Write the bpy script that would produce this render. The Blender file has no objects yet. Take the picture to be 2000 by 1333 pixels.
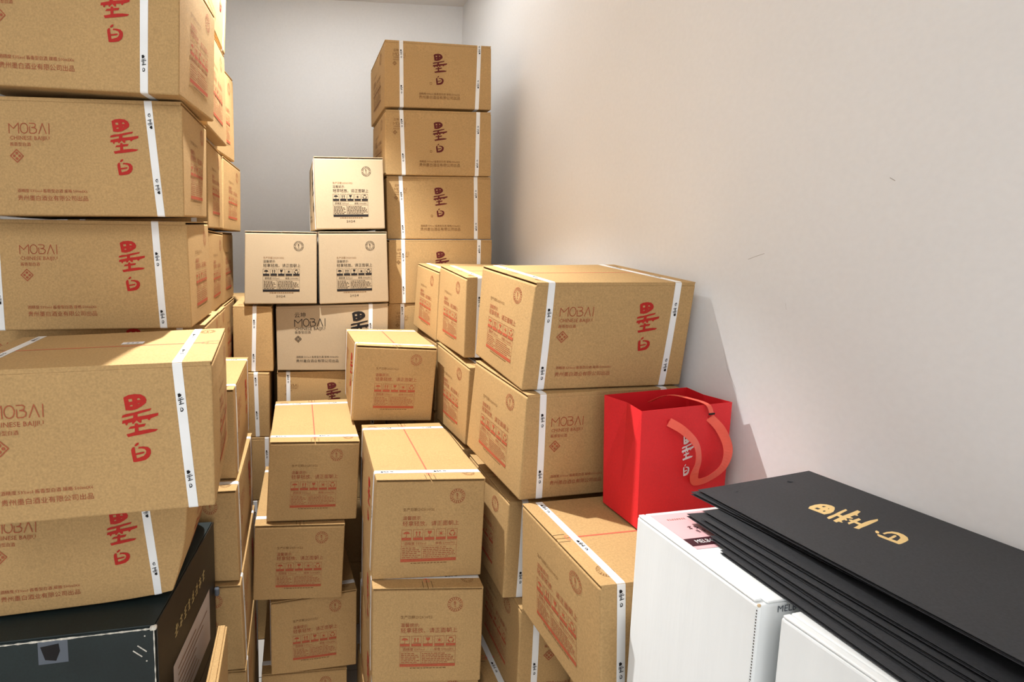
import bpy, bmesh, math, random
import numpy as np
from mathutils import Vector, Matrix
from mathutils.geometry import tessellate_polygon

random.seed(7)
scene = bpy.context.scene
COL = scene.collection

# ------------------------------------------------------------------ camera
cam_d = bpy.data.cameras.new('camera')
cam_d.sensor_width = 36.0
cam_d.lens = 962.63 / 2000 * 36.0
cam_d.shift_x = 0.16283
cam_d.shift_y = -0.05038
cam_d.clip_start = 0.02
cam = bpy.data.objects.new('camera', cam_d)
COL.objects.link(cam)
RR = Vector((0.99514915, -0.09828866, 0.00418534))
FF = Vector((0.09819639, 0.98983337, -0.10289495))
UU = Vector((0.00597061, 0.10280681, 0.99468342))
cam.matrix_world = Matrix(((RR.x, UU.x, -FF.x, 0), (RR.y, UU.y, -FF.y, 0), (RR.z, UU.z, -FF.z, 1.725), (0, 0, 0, 1)))
scene.camera = cam

# ------------------------------------------------------------------ colour management, world
vs = scene.view_settings
vs.view_transform = 'Standard'
vs.look = 'None'
vs.gamma = 1.0
vs.use_curve_mapping = False
vs.exposure = 0.0
world = bpy.data.worlds.new('world')
scene.world = world
world.use_nodes = True
world.node_tree.nodes['Background'].inputs[0].default_value = (0.965, 0.985, 1.0, 1)
world.node_tree.nodes['Background'].inputs[1].default_value = 2.3

# room: x left/right, y depth, z up; metres
RX0, RX1, RY0, RY1, RZ = -1.25, 0.988, -2.4, 2.985, 3.09
LAMP = (-0.115, 1.585, 2.925)            # the ceiling spotlight over the stacks
SPOT_W, SPOT_COL = 285.0, (1.0, 0.995, 0.975)
FILL_A, FILL_B, FILL_COL = 2.8, 18.5, ((1.0, 0.97, 0.93), (0.965, 0.985, 1.0))  # power and tint of the two added fill panels

# ------------------------------------------------------------------ materials
MATS = {}
def nmat(name, col, rough=0.7, spec=0.3, var=0.0, vscale=3.0, grain=0.0, gscale=400.0, bump=0.0, bscale=200.0, metal=0.0, stretch=None):
    m = bpy.data.materials.new(name); m.use_nodes = True
    nt = m.node_tree; b = nt.nodes['Principled BSDF']
    b.inputs['Roughness'].default_value = rough
    b.inputs['Specular IOR Level'].default_value = spec
    b.inputs['Metallic'].default_value = metal
    tc = nt.nodes.new('ShaderNodeTexCoord')
    src = tc.outputs['Object']
    if stretch:
        mp = nt.nodes.new('ShaderNodeMapping'); mp.inputs['Scale'].default_value = stretch
        nt.links.new(src, mp.inputs['Vector']); src = mp.outputs['Vector']
    col4 = (*col, 1)
    out = None
    def noise(scale, detail):
        n = nt.nodes.new('ShaderNodeTexNoise'); n.inputs['Scale'].default_value = scale; n.inputs['Detail'].default_value = detail
        nt.links.new(src, n.inputs['Vector']); return n.outputs['Fac']
    def mulmix(prev, fac_sock, amt):
        mr = nt.nodes.new('ShaderNodeMapRange')
        mr.inputs['From Min'].default_value = 0.25; mr.inputs['From Max'].default_value = 0.75
        mr.inputs['To Min'].default_value = 1 - amt; mr.inputs['To Max'].default_value = 1 + amt
        nt.links.new(fac_sock, mr.inputs['Value'])
        mx = nt.nodes.new('ShaderNodeVectorMath'); mx.operation = 'SCALE'
        if prev is None: mx.inputs[0].default_value = col
        else: nt.links.new(prev, mx.inputs[0])
        nt.links.new(mr.outputs['Result'], mx.inputs['Scale'])
        return mx.outputs['Vector']
    if var > 0: out = mulmix(out, noise(vscale, 3), var)
    if grain > 0: out = mulmix(out, noise(gscale, 2), grain)
    if out is None: b.inputs['Base Color'].default_value = col4
    else: nt.links.new(out, b.inputs['Base Color'])
    if bump > 0:
        bp = nt.nodes.new('ShaderNodeBump'); bp.inputs['Strength'].default_value = bump; bp.inputs['Distance'].default_value = 0.002
        nt.links.new(noise(bscale, 3), bp.inputs['Height']); nt.links.new(bp.outputs['Normal'], b.inputs['Normal'])
    MATS[name] = m
    return m
CB = (0.445, 0.280, 0.120)
nmat('cardboard', CB, 0.78, 0.18, var=0.06, vscale=4, grain=0.14, gscale=260, bump=0.10, bscale=60)
nmat('cardboard_pale', (0.42, 0.318, 0.20), 0.75, 0.2, var=0.04, vscale=4, grain=0.05, gscale=300, bump=0.08, bscale=60)
nmat('cardboard_core', (0.60, 0.44, 0.27), 0.9, 0.1, grain=0.2, gscale=500)
nmat('strap_plastic', (0.80, 0.80, 0.79), 0.35, 0.5, var=0.03, vscale=20)
nmat('ink_black', (0.012, 0.010, 0.010), 0.6, 0.2)
nmat('ink_red', (0.42, 0.020, 0.014), 0.6, 0.2, grain=0.08, gscale=300)
nmat('ink_red_faded', (0.35, 0.098, 0.046), 0.7, 0.15, grain=0.15, gscale=300)
nmat('ink_label', (0.42, 0.095, 0.045), 0.7, 0.15, grain=0.12, gscale=300)
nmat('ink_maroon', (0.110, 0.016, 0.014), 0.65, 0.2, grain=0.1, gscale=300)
nmat('ink_brown', (0.20, 0.095, 0.035), 0.7, 0.15)
nmat('ink_dark_soft', (0.045, 0.032, 0.022), 0.7, 0.15)
nmat('tape_red', (0.62, 0.13, 0.075), 0.5, 0.3)
nmat('wall_paint', (0.83, 0.835, 0.838), 0.85, 0.2, var=0.025, vscale=2.2, grain=0.015, gscale=90, bump=0.05, bscale=45)
nmat('ceiling_paint', (0.79, 0.765, 0.735), 0.9, 0.15, var=0.02)
nmat('floor_tile', (0.55, 0.52, 0.48), 0.45, 0.4, var=0.05)
nmat('floor_grout', (0.25, 0.23, 0.21), 0.9, 0.1)
nmat('green_board', (0.007, 0.014, 0.014), 0.55, 0.45, var=0.35, vscale=6, grain=0.2, gscale=220)
nmat('brown_board', (0.016, 0.012, 0.008), 0.45, 0.5, var=0.25, vscale=6, grain=0.1, gscale=220)
nmat('worn_edge', (0.62, 0.58, 0.50), 0.9, 0.1, grain=0.3, gscale=200)
nmat('gold_ink', (0.42, 0.32, 0.14), 0.45, 0.5)
nmat('gold_foil', (0.86, 0.60, 0.24), 0.42, 0.5, var=0.05, vscale=30)
nmat('white_board', (0.80, 0.82, 0.82), 0.6, 0.3, var=0.025, vscale=3, bump=0.12, bscale=16, stretch=(1, 12, 1))
nmat('sticker_white', (0.82, 0.80, 0.80), 0.45, 0.4)
nmat('label_paper', (0.44, 0.36, 0.31), 0.6, 0.3, var=0.05)
nmat('label_pink', (0.78, 0.45, 0.47), 0.5, 0.4, var=0.08, vscale=6)
nmat('label_wine', (0.045, 0.008, 0.014), 0.5, 0.4)
nmat('red_paper', (0.76, 0.026, 0.032), 0.60, 0.3, var=0.04, vscale=5, grain=0.06, gscale=300)
nmat('red_paper_inside', (0.60, 0.012, 0.018), 0.7, 0.2)
nmat('red_ribbon', (0.88, 0.12, 0.075), 0.35, 0.5, var=0.08, vscale=25)
nmat('black_paper', (0.037, 0.038, 0.042), 0.60, 0.3, var=0.10, vscale=4, grain=0.18, gscale=350)
nmat('cap_grey', (0.10, 0.115, 0.14), 0.35, 0.5)
nmat('lamp_shell', (0.75, 0.75, 0.74), 0.4, 0.5)
nmat('scuff', (0.45, 0.42, 0.39), 0.9, 0.1)
def emit(name, col, s):
    m = bpy.data.materials.new(name); m.use_nodes = True
    nt = m.node_tree; nt.nodes.clear()
    e = nt.nodes.new('ShaderNodeEmission'); e.inputs[0].default_value = (*col, 1); e.inputs[1].default_value = s
    o = nt.nodes.new('ShaderNodeOutputMaterial'); nt.links.new(e.outputs[0], o.inputs[0]); MATS[name] = m
emit('lamp_glow', (1.0, 0.93, 0.82), 12.0)
emit('fill_panel_glow', (1.0, 0.985, 0.965), 3.0)

# ------------------------------------------------------------------ helpers
def obj(name, verts, faces, mat, parent=None, mats=None, midx=None, smooth=False, origin=None):
    """one mesh object; verts in world metres, stored relative to the parent's origin"""
    v = np.asarray(verts, dtype=float)
    o0 = np.zeros(3)
    if parent is not None:
        p = parent; o0 = np.array(p.get('_o', (0, 0, 0)), dtype=float)
    elif origin is not None: o0 = np.asarray(origin, float)
    me = bpy.data.meshes.new(name)
    me.from_pydata((v - o0).tolist(), [], [list(map(int, f)) for f in faces])
    for mm in (mats or [mat]): me.materials.append(MATS[mm])
    if midx is not None: me.polygons.foreach_set('material_index', np.asarray(midx, dtype=np.int32))
    if smooth: me.polygons.foreach_set('use_smooth', np.ones(len(me.polygons), dtype=bool))
    me.update()
    o = bpy.data.objects.new(name, me); COL.objects.link(o)
    if parent is not None: o.parent = parent; o['_o'] = tuple(o0)
    elif origin is not None: o.location = o0.tolist(); o['_o'] = tuple(o0)
    return o
def tag(o, label=None, cat=None, group=None, kind=None):
    if label: o['label'] = label
    if cat: o['category'] = cat
    if group: o['group'] = group
    if kind: o['kind'] = kind
    return o
def thing(name, label, cat, loc, group=None):
    o = bpy.data.objects.new(name, None); COL.objects.link(o)
    o.location = loc; o.empty_display_size = 0.05; o['_o'] = tuple(float(a) for a in loc)
    return tag(o, label, cat, group)
def box_vf(x0, x1, y0, y1, z0, z1):
    v = [(x0,y0,z0),(x1,y0,z0),(x0,y1,z0),(x1,y1,z0),(x0,y0,z1),(x1,y0,z1),(x0,y1,z1),(x1,y1,z1)]
    return v, [(0,2,3,1),(4,5,7,6),(0,1,5,4),(2,6,7,3),(0,4,6,2),(1,3,7,5)]
def join(*vfs):
    V, F = [], []
    for v, f in vfs:
        k = len(V); V += [tuple(p) for p in v]; F += [tuple(i + k for i in q) for q in f]
    return V, F
def rbox(h0, h1, r, n):
    """rounded box grid between corners h0,h1 with edge radius r and n interior cells per axis"""
    ax = []
    for a in range(3):
        lo, hi = h0[a], h1[a]; rr = min(r, (hi - lo) * 0.45)
        inner = list(np.linspace(lo + rr, hi - rr, n[a] + 1))
        ax.append([lo, lo + rr * 0.35] + inner + [hi - rr * 0.35, hi])
    idx = {}; V = []; F = []
    def vid(i, j, k):
        key = (i, j, k)
        if key not in idx:
            p = np.array([ax[0][i], ax[1][j], ax[2][k]])
            rr = np.array([min(r, (h1[a] - h0[a]) * 0.45) for a in range(3)])
            c = np.clip(p, np.array(h0) + rr, np.array(h1) - rr); d = p - c
            q = d / rr; L = np.linalg.norm(q)
            if L > 1e-9: p = c + d / L * max(np.abs(q).max(), 1e-9) if False else c + (q / L) * rr
            idx[key] = len(V); V.append(p)
        return idx[key]
    N = [len(a) - 1 for a in ax]
    for i in range(N[0]):
        for j in range(N[1]):
            F.append((vid(i,j,0), vid(i,j+1,0), vid(i+1,j+1,0), vid(i+1,j,0)))
            F.append((vid(i,j,N[2]), vid(i+1,j,N[2]), vid(i+1,j+1,N[2]), vid(i,j+1,N[2])))
        for k in range(N[2]):
            F.append((vid(i,0,k), vid(i+1,0,k), vid(i+1,0,k+1), vid(i,0,k+1)))
            F.append((vid(i,N[1],k), vid(i,N[1],k+1), vid(i+1,N[1],k+1), vid(i+1,N[1],k)))
    for j in range(N[1]):
        for k in range(N[2]):
            F.append((vid(0,j,k), vid(0,j,k+1), vid(0,j+1,k+1), vid(0,j+1,k)))
            F.append((vid(N[0],j,k), vid(N[0],j+1,k), vid(N[0],j+1,k+1), vid(N[0],j,k+1)))
    return np.array(V), F

# ------------------------------------------------------------------ flat print shapes (2D, y up)
class Flat:
    def __init__(s): s.v = []; s.f = []; s.m = []; s.g = [(0, 0, None)]
    def mark(s, name): s.g.append((len(s.v), len(s.f), name))
    def tri(s, verts, faces, m):
        k = len(s.v); s.v += [(float(a), float(b)) for a, b in verts]; s.f += [tuple(i + k for i in q) for q in faces]; s.m += [m] * len(faces)
    def poly(s, pts, m=0, holes=()):
        loops = [[Vector((p[0], p[1], 0)) for p in L] for L in [pts, *holes]]
        t = tessellate_polygon(loops); flat = [(p.x, p.y) for L in loops for p in L]
        out = []
        for a, b, c in t:
            A, B, C = flat[a], flat[b], flat[c]
            if (B[0]-A[0])*(C[1]-A[1]) - (B[1]-A[1])*(C[0]-A[0]) < 0: b, c = c, b
            out.append((a, b, c))
        s.tri(flat, out, m)
    def rect(s, x0, y0, x1, y1, m=0, nx=1): 
        for i in range(nx):
            a = x0 + (x1 - x0) * i / nx; b = x0 + (x1 - x0) * (i + 1) / nx
            s.tri([(a,y0),(b,y0),(b,y1),(a,y1)], [(0,1,2,3)], m)
    def frame(s, x0, y0, x1, y1, w, m=0):
        s.rect(x0,y0,x1,y0+w,m); s.rect(x0,y1-w,x1,y1,m); s.rect(x0,y0+w,x0+w,y1-w,m); s.rect(x1-w,y0+w,x1,y1-w,m)
    def line(s, pts, w, m=0, closed=False):
        n = len(pts)
        for i in range(n if closed else n - 1):
            a = np.array(pts[i], float); b = np.array(pts[(i + 1) % n], float); d = b - a; L = np.linalg.norm(d)
            if L < 1e-9: continue
            d /= L; nn = np.array([-d[1], d[0]]) * w / 2; e = d * w * 0.35
            s.tri([a-e-nn, b+e-nn, b+e+nn, a-e+nn], [(0,1,2,3)], m)
    def add(s, other, ox=0, oy=0, sx=1, sy=1, m=None, rot=0):
        c, q = math.cos(rot), math.sin(rot)
        pts = [(ox + (x*sx)*c - (y*sy)*q, oy + (x*sx)*q + (y*sy)*c) for x, y in other.v]
        k = len(s.v); s.v += pts; s.f += [tuple(i + k for i in g) for g in other.f]
        s.m += other.m if m is None else [m] * len(other.f)
_glyph = {}
_tc = bpy.data.curves.new('tmp_text', 'FONT'); _tc.resolution_u = 1
_to = bpy.data.objects.new('tmp_text', _tc); COL.objects.link(_to)
def text(body):
    """text as flat triangles, cap height ~0.7 per unit size, left aligned at 0"""
    if body not in _glyph:
        _tc.body = body
        dg = bpy.context.evaluated_depsgraph_get(); dg.update()
        m = _to.evaluated_get(dg).to_mesh()
        F = Flat(); F.tri([(v.co.x, v.co.y) for v in m.vertices], [tuple(p.vertices) for p in m.polygons], 0)
        out = []
        for q in F.f:
            A, B, C = (F.v[i] for i in q[:3])
            out.append(q if (B[0]-A[0])*(C[1]-A[1]) - (B[1]-A[1])*(C[0]-A[0]) > 0 else q[::-1])
        F.f = out
        _glyph[body] = F
    return _glyph[body]
def put_text(dst, body, x0, y0, width, m=0, height=None):
    t = text(body); xs = [p[0] for p in t.v]; ys = [p[1] for p in t.v]
    sx = width / (max(xs) - min(xs)); sy = sx if height is None else height / (max(ys) - min(ys))
    dst.add(t, x0 - min(xs) * sx, y0 - (min(ys) * sy if height is not None else 0), sx, sy, m)
_LOGO = dict(
 tian=([(262,155),(330,120),(430,108),(520,118),(580,160),(605,210),(595,260),(540,305),(460,350),(380,368),(290,362),(282,300),(270,220)],
       [[(332,187),(386,180),(394,225),(340,230)],[(462,182),(495,176),(520,204),(468,207)],[(352,292),(374,278),(397,284),(390,304),(354,303)],[(464,272),(486,256),(506,254),(488,268)]]),
 parts=[[(225,478),(238,440),(300,420),(390,410),(520,378),(675,350),(655,388),(540,415),(450,438),(330,462),(260,475)],
  [(400,425),(465,425),(460,500),(395,500)],
  [(228,575),(235,525),(330,505),(450,478),(600,460),(775,432),(770,478),(660,515),(640,545),(615,540),(612,520),(520,530),(515,575),(490,578),(445,535),(395,590),(375,580),(380,560),(320,568),(300,605),(282,600),(275,570)],
  [(315,668),(345,630),(420,620),(480,605),(582,595),(560,640),(490,650),(420,660)],
  [(415,590),(440,578),(465,590),(470,720),(412,720)],
  [(285,750),(340,740),(420,720),(540,700),(640,692),(765,700),(720,735),(600,755),(470,775),(380,785),(310,798)],
  [(398,940),(430,905),(465,898),(460,930),(430,955),(405,958)],
  [(345,1010),(365,975),(395,965),(402,1000),(408,1070),(425,1160),(460,1150),(530,1128),(565,1090),(572,1050),(550,1015),(500,1000),(450,1000),(460,972),(530,970),(600,985),(640,1030),(642,1090),(615,1150),(560,1195),(480,1212),(400,1220),(370,1215),(358,1130),(348,1060)],
  [(405,1075),(460,1068),(530,1055),(548,1065),(530,1085),(470,1098),(410,1105)]])
def make_logo(simple=False):
    F = Flat(); T = lambda L: [((x - 500) / 1112.0, (1220 - y) / 1112.0) for x, y in L]
    if simple:
        F.poly(T([(262,150),(430,108),(600,200),(540,305),(290,362)]))
        for q in ([(225,478),(238,440),(675,350),(655,388)], [(228,575),(235,525),(775,432),(770,478)], [(315,668),(345,630),(582,595),(560,640)], [(415,420),(465,420),(470,720),(412,720)], [(285,750),(340,730),(765,690),(720,735),(310,798)],
                  [(345,1010),(395,965),(425,1160),(530,1128),(572,1050),(450,1000),(460,960),(600,985),(642,1090),(560,1195),(370,1215)], [(398,940),(465,898),(430,955)]):
            F.poly(T(q))
    else:
        F.poly(T(_LOGO['tian'][0]), 0, [T(h) for h in _LOGO['tian'][1]])
        for q in _LOGO['parts']: F.poly(T(q))
    return F
LOGO, LOGO_S = make_logo(), make_logo(True)
def circle(cx, cy, r, n=20, a0=0.0, a1=2 * math.pi):
    return [(cx + r * math.cos(a0 + (a1 - a0) * i / n), cy + r * math.sin(a0 + (a1 - a0) * i / n)) for i in range(n)]
def make_mobai():
    F = Flat(); w = 0.085
    F.line([(0.0, 0.0), (0.0, 0.86), (0.42, 0.44), (0.92, 0.95), (0.92, 0.0)], w)
    F.line([(1.45 + 0.37 * math.cos(t), 0.48 + 0.47 * math.sin(t)) for t in np.linspace(0, 2 * math.pi, 18, endpoint=False)], w, closed=True)
    F.line([(1.98, 0.95), (2.42, 0.95), (2.56, 0.84), (2.5, 0.62), (2.2, 0.55), (2.5, 0.52), (2.66, 0.36), (2.6, 0.12), (2.4, 0.02), (1.98, 0.02), (1.98, 0.95)][:1] + [(2.42, 0.95), (2.56, 0.84), (2.5, 0.62), (2.2, 0.55), (2.5, 0.52), (2.66, 0.36), (2.6, 0.12), (2.4, 0.02), (2.05, 0.02), (1.98, 0.10), (1.98, 0.62)], w)
    F.line([(2.86, 0.0), (3.22, 0.95), (3.58, 0.0)], w)
    F.line([(3.86, 0.0), (3.86, 0.95)], w)
    return F
MOBAI = make_mobai()
def make_knot():
    F = Flat()
    F.line([(0,1),(0.45,0.55),(1,0),(0.55,-0.45),(0,-1),(-0.45,-0.55),(-1,0),(-0.55,0.45)], 0.16, closed=True)
    for x, y in ((0,.42),(.42,0),(0,-.42),(-.42,0)): F.poly(circle(x, y, 0.24, 6))
    return F
KNOT = make_knot()
def make_seal():
    F = Flat()
    F.line(circle(0, 0, 1.0, 28), 0.05, closed=True)
    F.line(circle(0, 0, 0.62, 22), 0.035, closed=True)
    for i in range(18):
        if i in (0, 9): continue
        a = 2 * math.pi * i / 18; c, s = math.cos(a), math.sin(a)
        F.line([(0.72 * c, 0.72 * s), (0.92 * c, 0.92 * s)], 0.10)
    for a in (0, math.pi): F.poly(circle(0.81 * math.cos(a), 0.0, 0.07, 6))
    F.add(LOGO_S, 0, -0.42, 0.84, 0.84)
    return F
SEAL = make_seal()
def icons():
    out = []
    F = Flat(); F.poly([(-.36,.02)] + [(0.36 * math.cos(t), .02 + .26 * math.sin(t)) for t in np.linspace(math.pi, 0, 9)][1:]); F.line([(0,.02),(0,-.30),(-.10,-.36)], .06); out.append(F)
    F = Flat()
    for x in (-.17, .17): F.poly([(x-.05,-.2),(x+.05,-.2),(x+.05,.12),(x+.13,.12),(x,.34),(x-.13,.12),(x-.05,.12)])
    F.line([(-.34,-.31),(.34,-.31)], .05); out.append(F)
    F = Flat(); F.poly([(-.22,.34),(-.05,.34),(0,.24),(.06,.34),(.24,.34),(.2,.06),(0,-.06),(-.18,.06)]); F.line([(0,-.06),(0,-.32)], .05); F.line([(-.13,-.33),(.13,-.33)], .05); out.append(F)
    F = Flat(); F.poly(circle(0, 0, .15, 8))
    for i in range(8):
        a = i * math.pi / 4; F.line([(.22*math.cos(a), .22*math.sin(a)), (.33*math.cos(a), .33*math.sin(a))], .04)
    out.append(F)
    F = Flat()
    for i in range(3):
        a = math.pi / 2 + i * 2 * math.pi / 3
        F.line([(.28*math.cos(a+.75), .28*math.sin(a+.75)), (.30*math.cos(a+.2), .30*math.sin(a+.2)), (.30*math.cos(a-.3), .30*math.sin(a-.3))], .11)
        F.poly([(.30*math.cos(a-.3)+.12*math.cos(a), .30*math.sin(a-.3)+.12*math.sin(a)), (.30*math.cos(a-.3)-.12*math.cos(a), .30*math.sin(a-.3)-.12*math.sin(a)), (.32*math.cos(a-.75), .32*math.sin(a-.75))])
    out.append(F)
    return out
ICONS = icons()
def marks(dst, x0, y0, n, w, h_, gap, m=0, seed=1):
    """a row of n worn, unreadable print marks"""
    r = random.Random(seed)
    for i in range(n):
        x = x0 + i * (w + gap)
        for k in range(3): dst.line([(x + w*r.uniform(0, .3), y0 + h_*(k + r.uniform(.1, .5))/3), (x + w*r.uniform(.6, 1), y0 + h_*(k + r.uniform(.3, .9))/3)], h_*.13, m)
        dst.line([(x + w*r.uniform(.3, .6), y0), (x + w*r.uniform(.4, .7), y0 + h_)], h_*.12, m)
# prints in face fractions: x = u * width, y = (1 - v) * height, in metres; materials: 0 strong ink, 1 soft ink, 2 bar ink
def end_print(W, H, year):
    F = Flat(); X = lambda u: u * W; Y = lambda v: (1 - v) * H
    dv = 0.025 if year else 0.0
    F.mark('seal_print')
    F.add(SEAL, X(.745), Y(.17 + dv), .068 * W, .068 * W, 1)
    F.mark('date_print')
    put_text(F, '生产日期:2023/10/22', X(.255), Y(.31 + dv * 2.4), X(.285), 3)
    F.mark('notice_print')
    put_text(F, '温馨提示:', X(.255), Y(.398 + dv), X(.17), 1)
    put_text(F, '轻拿轻放、请正面朝上', X(.255), Y(.458 + dv), X(.515), 1)
    F.mark('icon_print')
    bw = .090
    names = ('怕雨', '向上', '易碎', '怕晒', '回收')
    for i in range(5):
        u0 = .25 + i * .1045
        F.frame(X(u0), Y(.605), X(u0 + bw), Y(.497 + dv * .5), .0009, 1)
        F.rect(X(u0), Y(.605), X(u0 + bw), Y(.578), 2)
        F.add(ICONS[i], X(u0 + bw / 2), Y(.542 + dv * .3), .0235, .0235, 2)
    F.mark('table_print')
    put_text(F, '酒精度 53%vol', X(.275), Y(.652), X(.20), 1)
    put_text(F, '规格 500mlX6', X(.56), Y(.652), X(.18), 1)
    F.frame(X(.25), Y(.80), X(.758), Y(.612), .0007, 1)
    F.rect(X(.25), Y(.666), X(.758), Y(.6635), 1)
    F.rect(X(.44), Y(.79), X(.4425), Y(.666), 1)
    rnd = random.Random(3)
    for i in range(6):
        y = .682 + i * .019
        for a, b in ((.262, .43), (.452, .748)):
            u = a
            e = a + (b - a) * rnd.uniform(.6, 1)
            while u < e:
                w = rnd.uniform(.012, .035); F.rect(X(u), Y(y + .006), X(min(u + w, b)), Y(y - .001), 1); u += w + .007
    F.rect(X(.25), Y(.826), X(.758), Y(.795), 2, nx=4)
    u = .345
    while u < .66:
        w = rnd.uniform(.010, .03); F.rect(X(u), Y(.846), X(u + w), Y(.838), 3); u += w + .008
    if year: F.mark('year_print'); put_text(F, '2024', X(.435), Y(.905), X(.125), 1, height=.030 * H)
    return F
def side_print(L, H, kind):
    F = Flat(); X = lambda u: u * L; Y = lambda v: (1 - v) * H
    line1, line2 = '酒精度:53%vol 酱香型白酒 规格:500mlX6', '贵州墨白酒业有限公司出品'
    if kind == 'M':
        k = .052 / 3.86; F.mark('brand_print')
        F.add(MOBAI, X(.075), Y(.235), k * 1.0, k * 1.0, 1)
        put_text(F, '云坤', X(.078), Y(.165), .022, 1)
        put_text(F, 'CHINESE BAIJIU', X(.075), Y(.265), .052, 1)
        put_text(F, '酱香型白酒', X(.075), Y(.298), .026, 1)
        F.add(KNOT, X(.09), Y(.345), .0085, .0085, 1)
        F.mark('logo_print'); F.add(LOGO, X(.51), Y(.645), .127, .127, 0)
        F.mark('small_print'); F.frame(X(.415), Y(.645), X(.415) + .009, Y(.645) + .009, .0015, 3)
        F.line(circle(X(.565), Y(.18), .003, 8), .0006, 3, True)
        put_text(F, line1, X(.315), Y(.80), X(.385), 1)
        put_text(F, line2, X(.315), Y(.86), X(.385), 1)
    else:
        big = kind == 'B'
        u0, wd = (.163, .125) if big else (.165, .083)
        v0 = .315 if big else .305
        k = wd / 3.86; F.mark('brand_print')
        F.add(MOBAI, X(u0), Y(v0), k, k * 1.05, 0 if big else 1)
        if big: put_text(F, '云坤', X(u0), Y(.17), .045, 1)
        put_text(F, 'CHINESE BAIJIU', X(u0), Y(v0 + .055), wd, 1)
        put_text(F, '酱香型白酒', X(u0), Y(v0 + .105), wd * .52, 1)
        F.add(KNOT, X(u0) + .013, Y(v0 + .19), .0135, .0135, 1)
        F.mark('logo_print')
        if big: F.add(LOGO, X(.755), Y(.74), .180, .180, 0)
        else: F.add(LOGO, X(.715), Y(.645), .122, .122, 0)
        F.mark('small_print')
        put_text(F, line1, X(.17 if big else .185), Y(.80), X(.38 if big else .34), 1)
        put_text(F, line2, X(.17 if big else .185), Y(.868), X(.38 if big else .34), 1)
    return F
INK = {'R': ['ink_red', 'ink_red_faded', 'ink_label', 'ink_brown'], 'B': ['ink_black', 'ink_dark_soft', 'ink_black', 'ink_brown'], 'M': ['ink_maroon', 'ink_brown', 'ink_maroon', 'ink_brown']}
END_INK = {'R': ['ink_red', 'ink_red_faded', 'ink_label', 'ink_brown'], 'B': ['ink_black', 'ink_dark_soft', 'ink_black', 'ink_brown'], 'M': ['ink_brown'] * 4}
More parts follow.
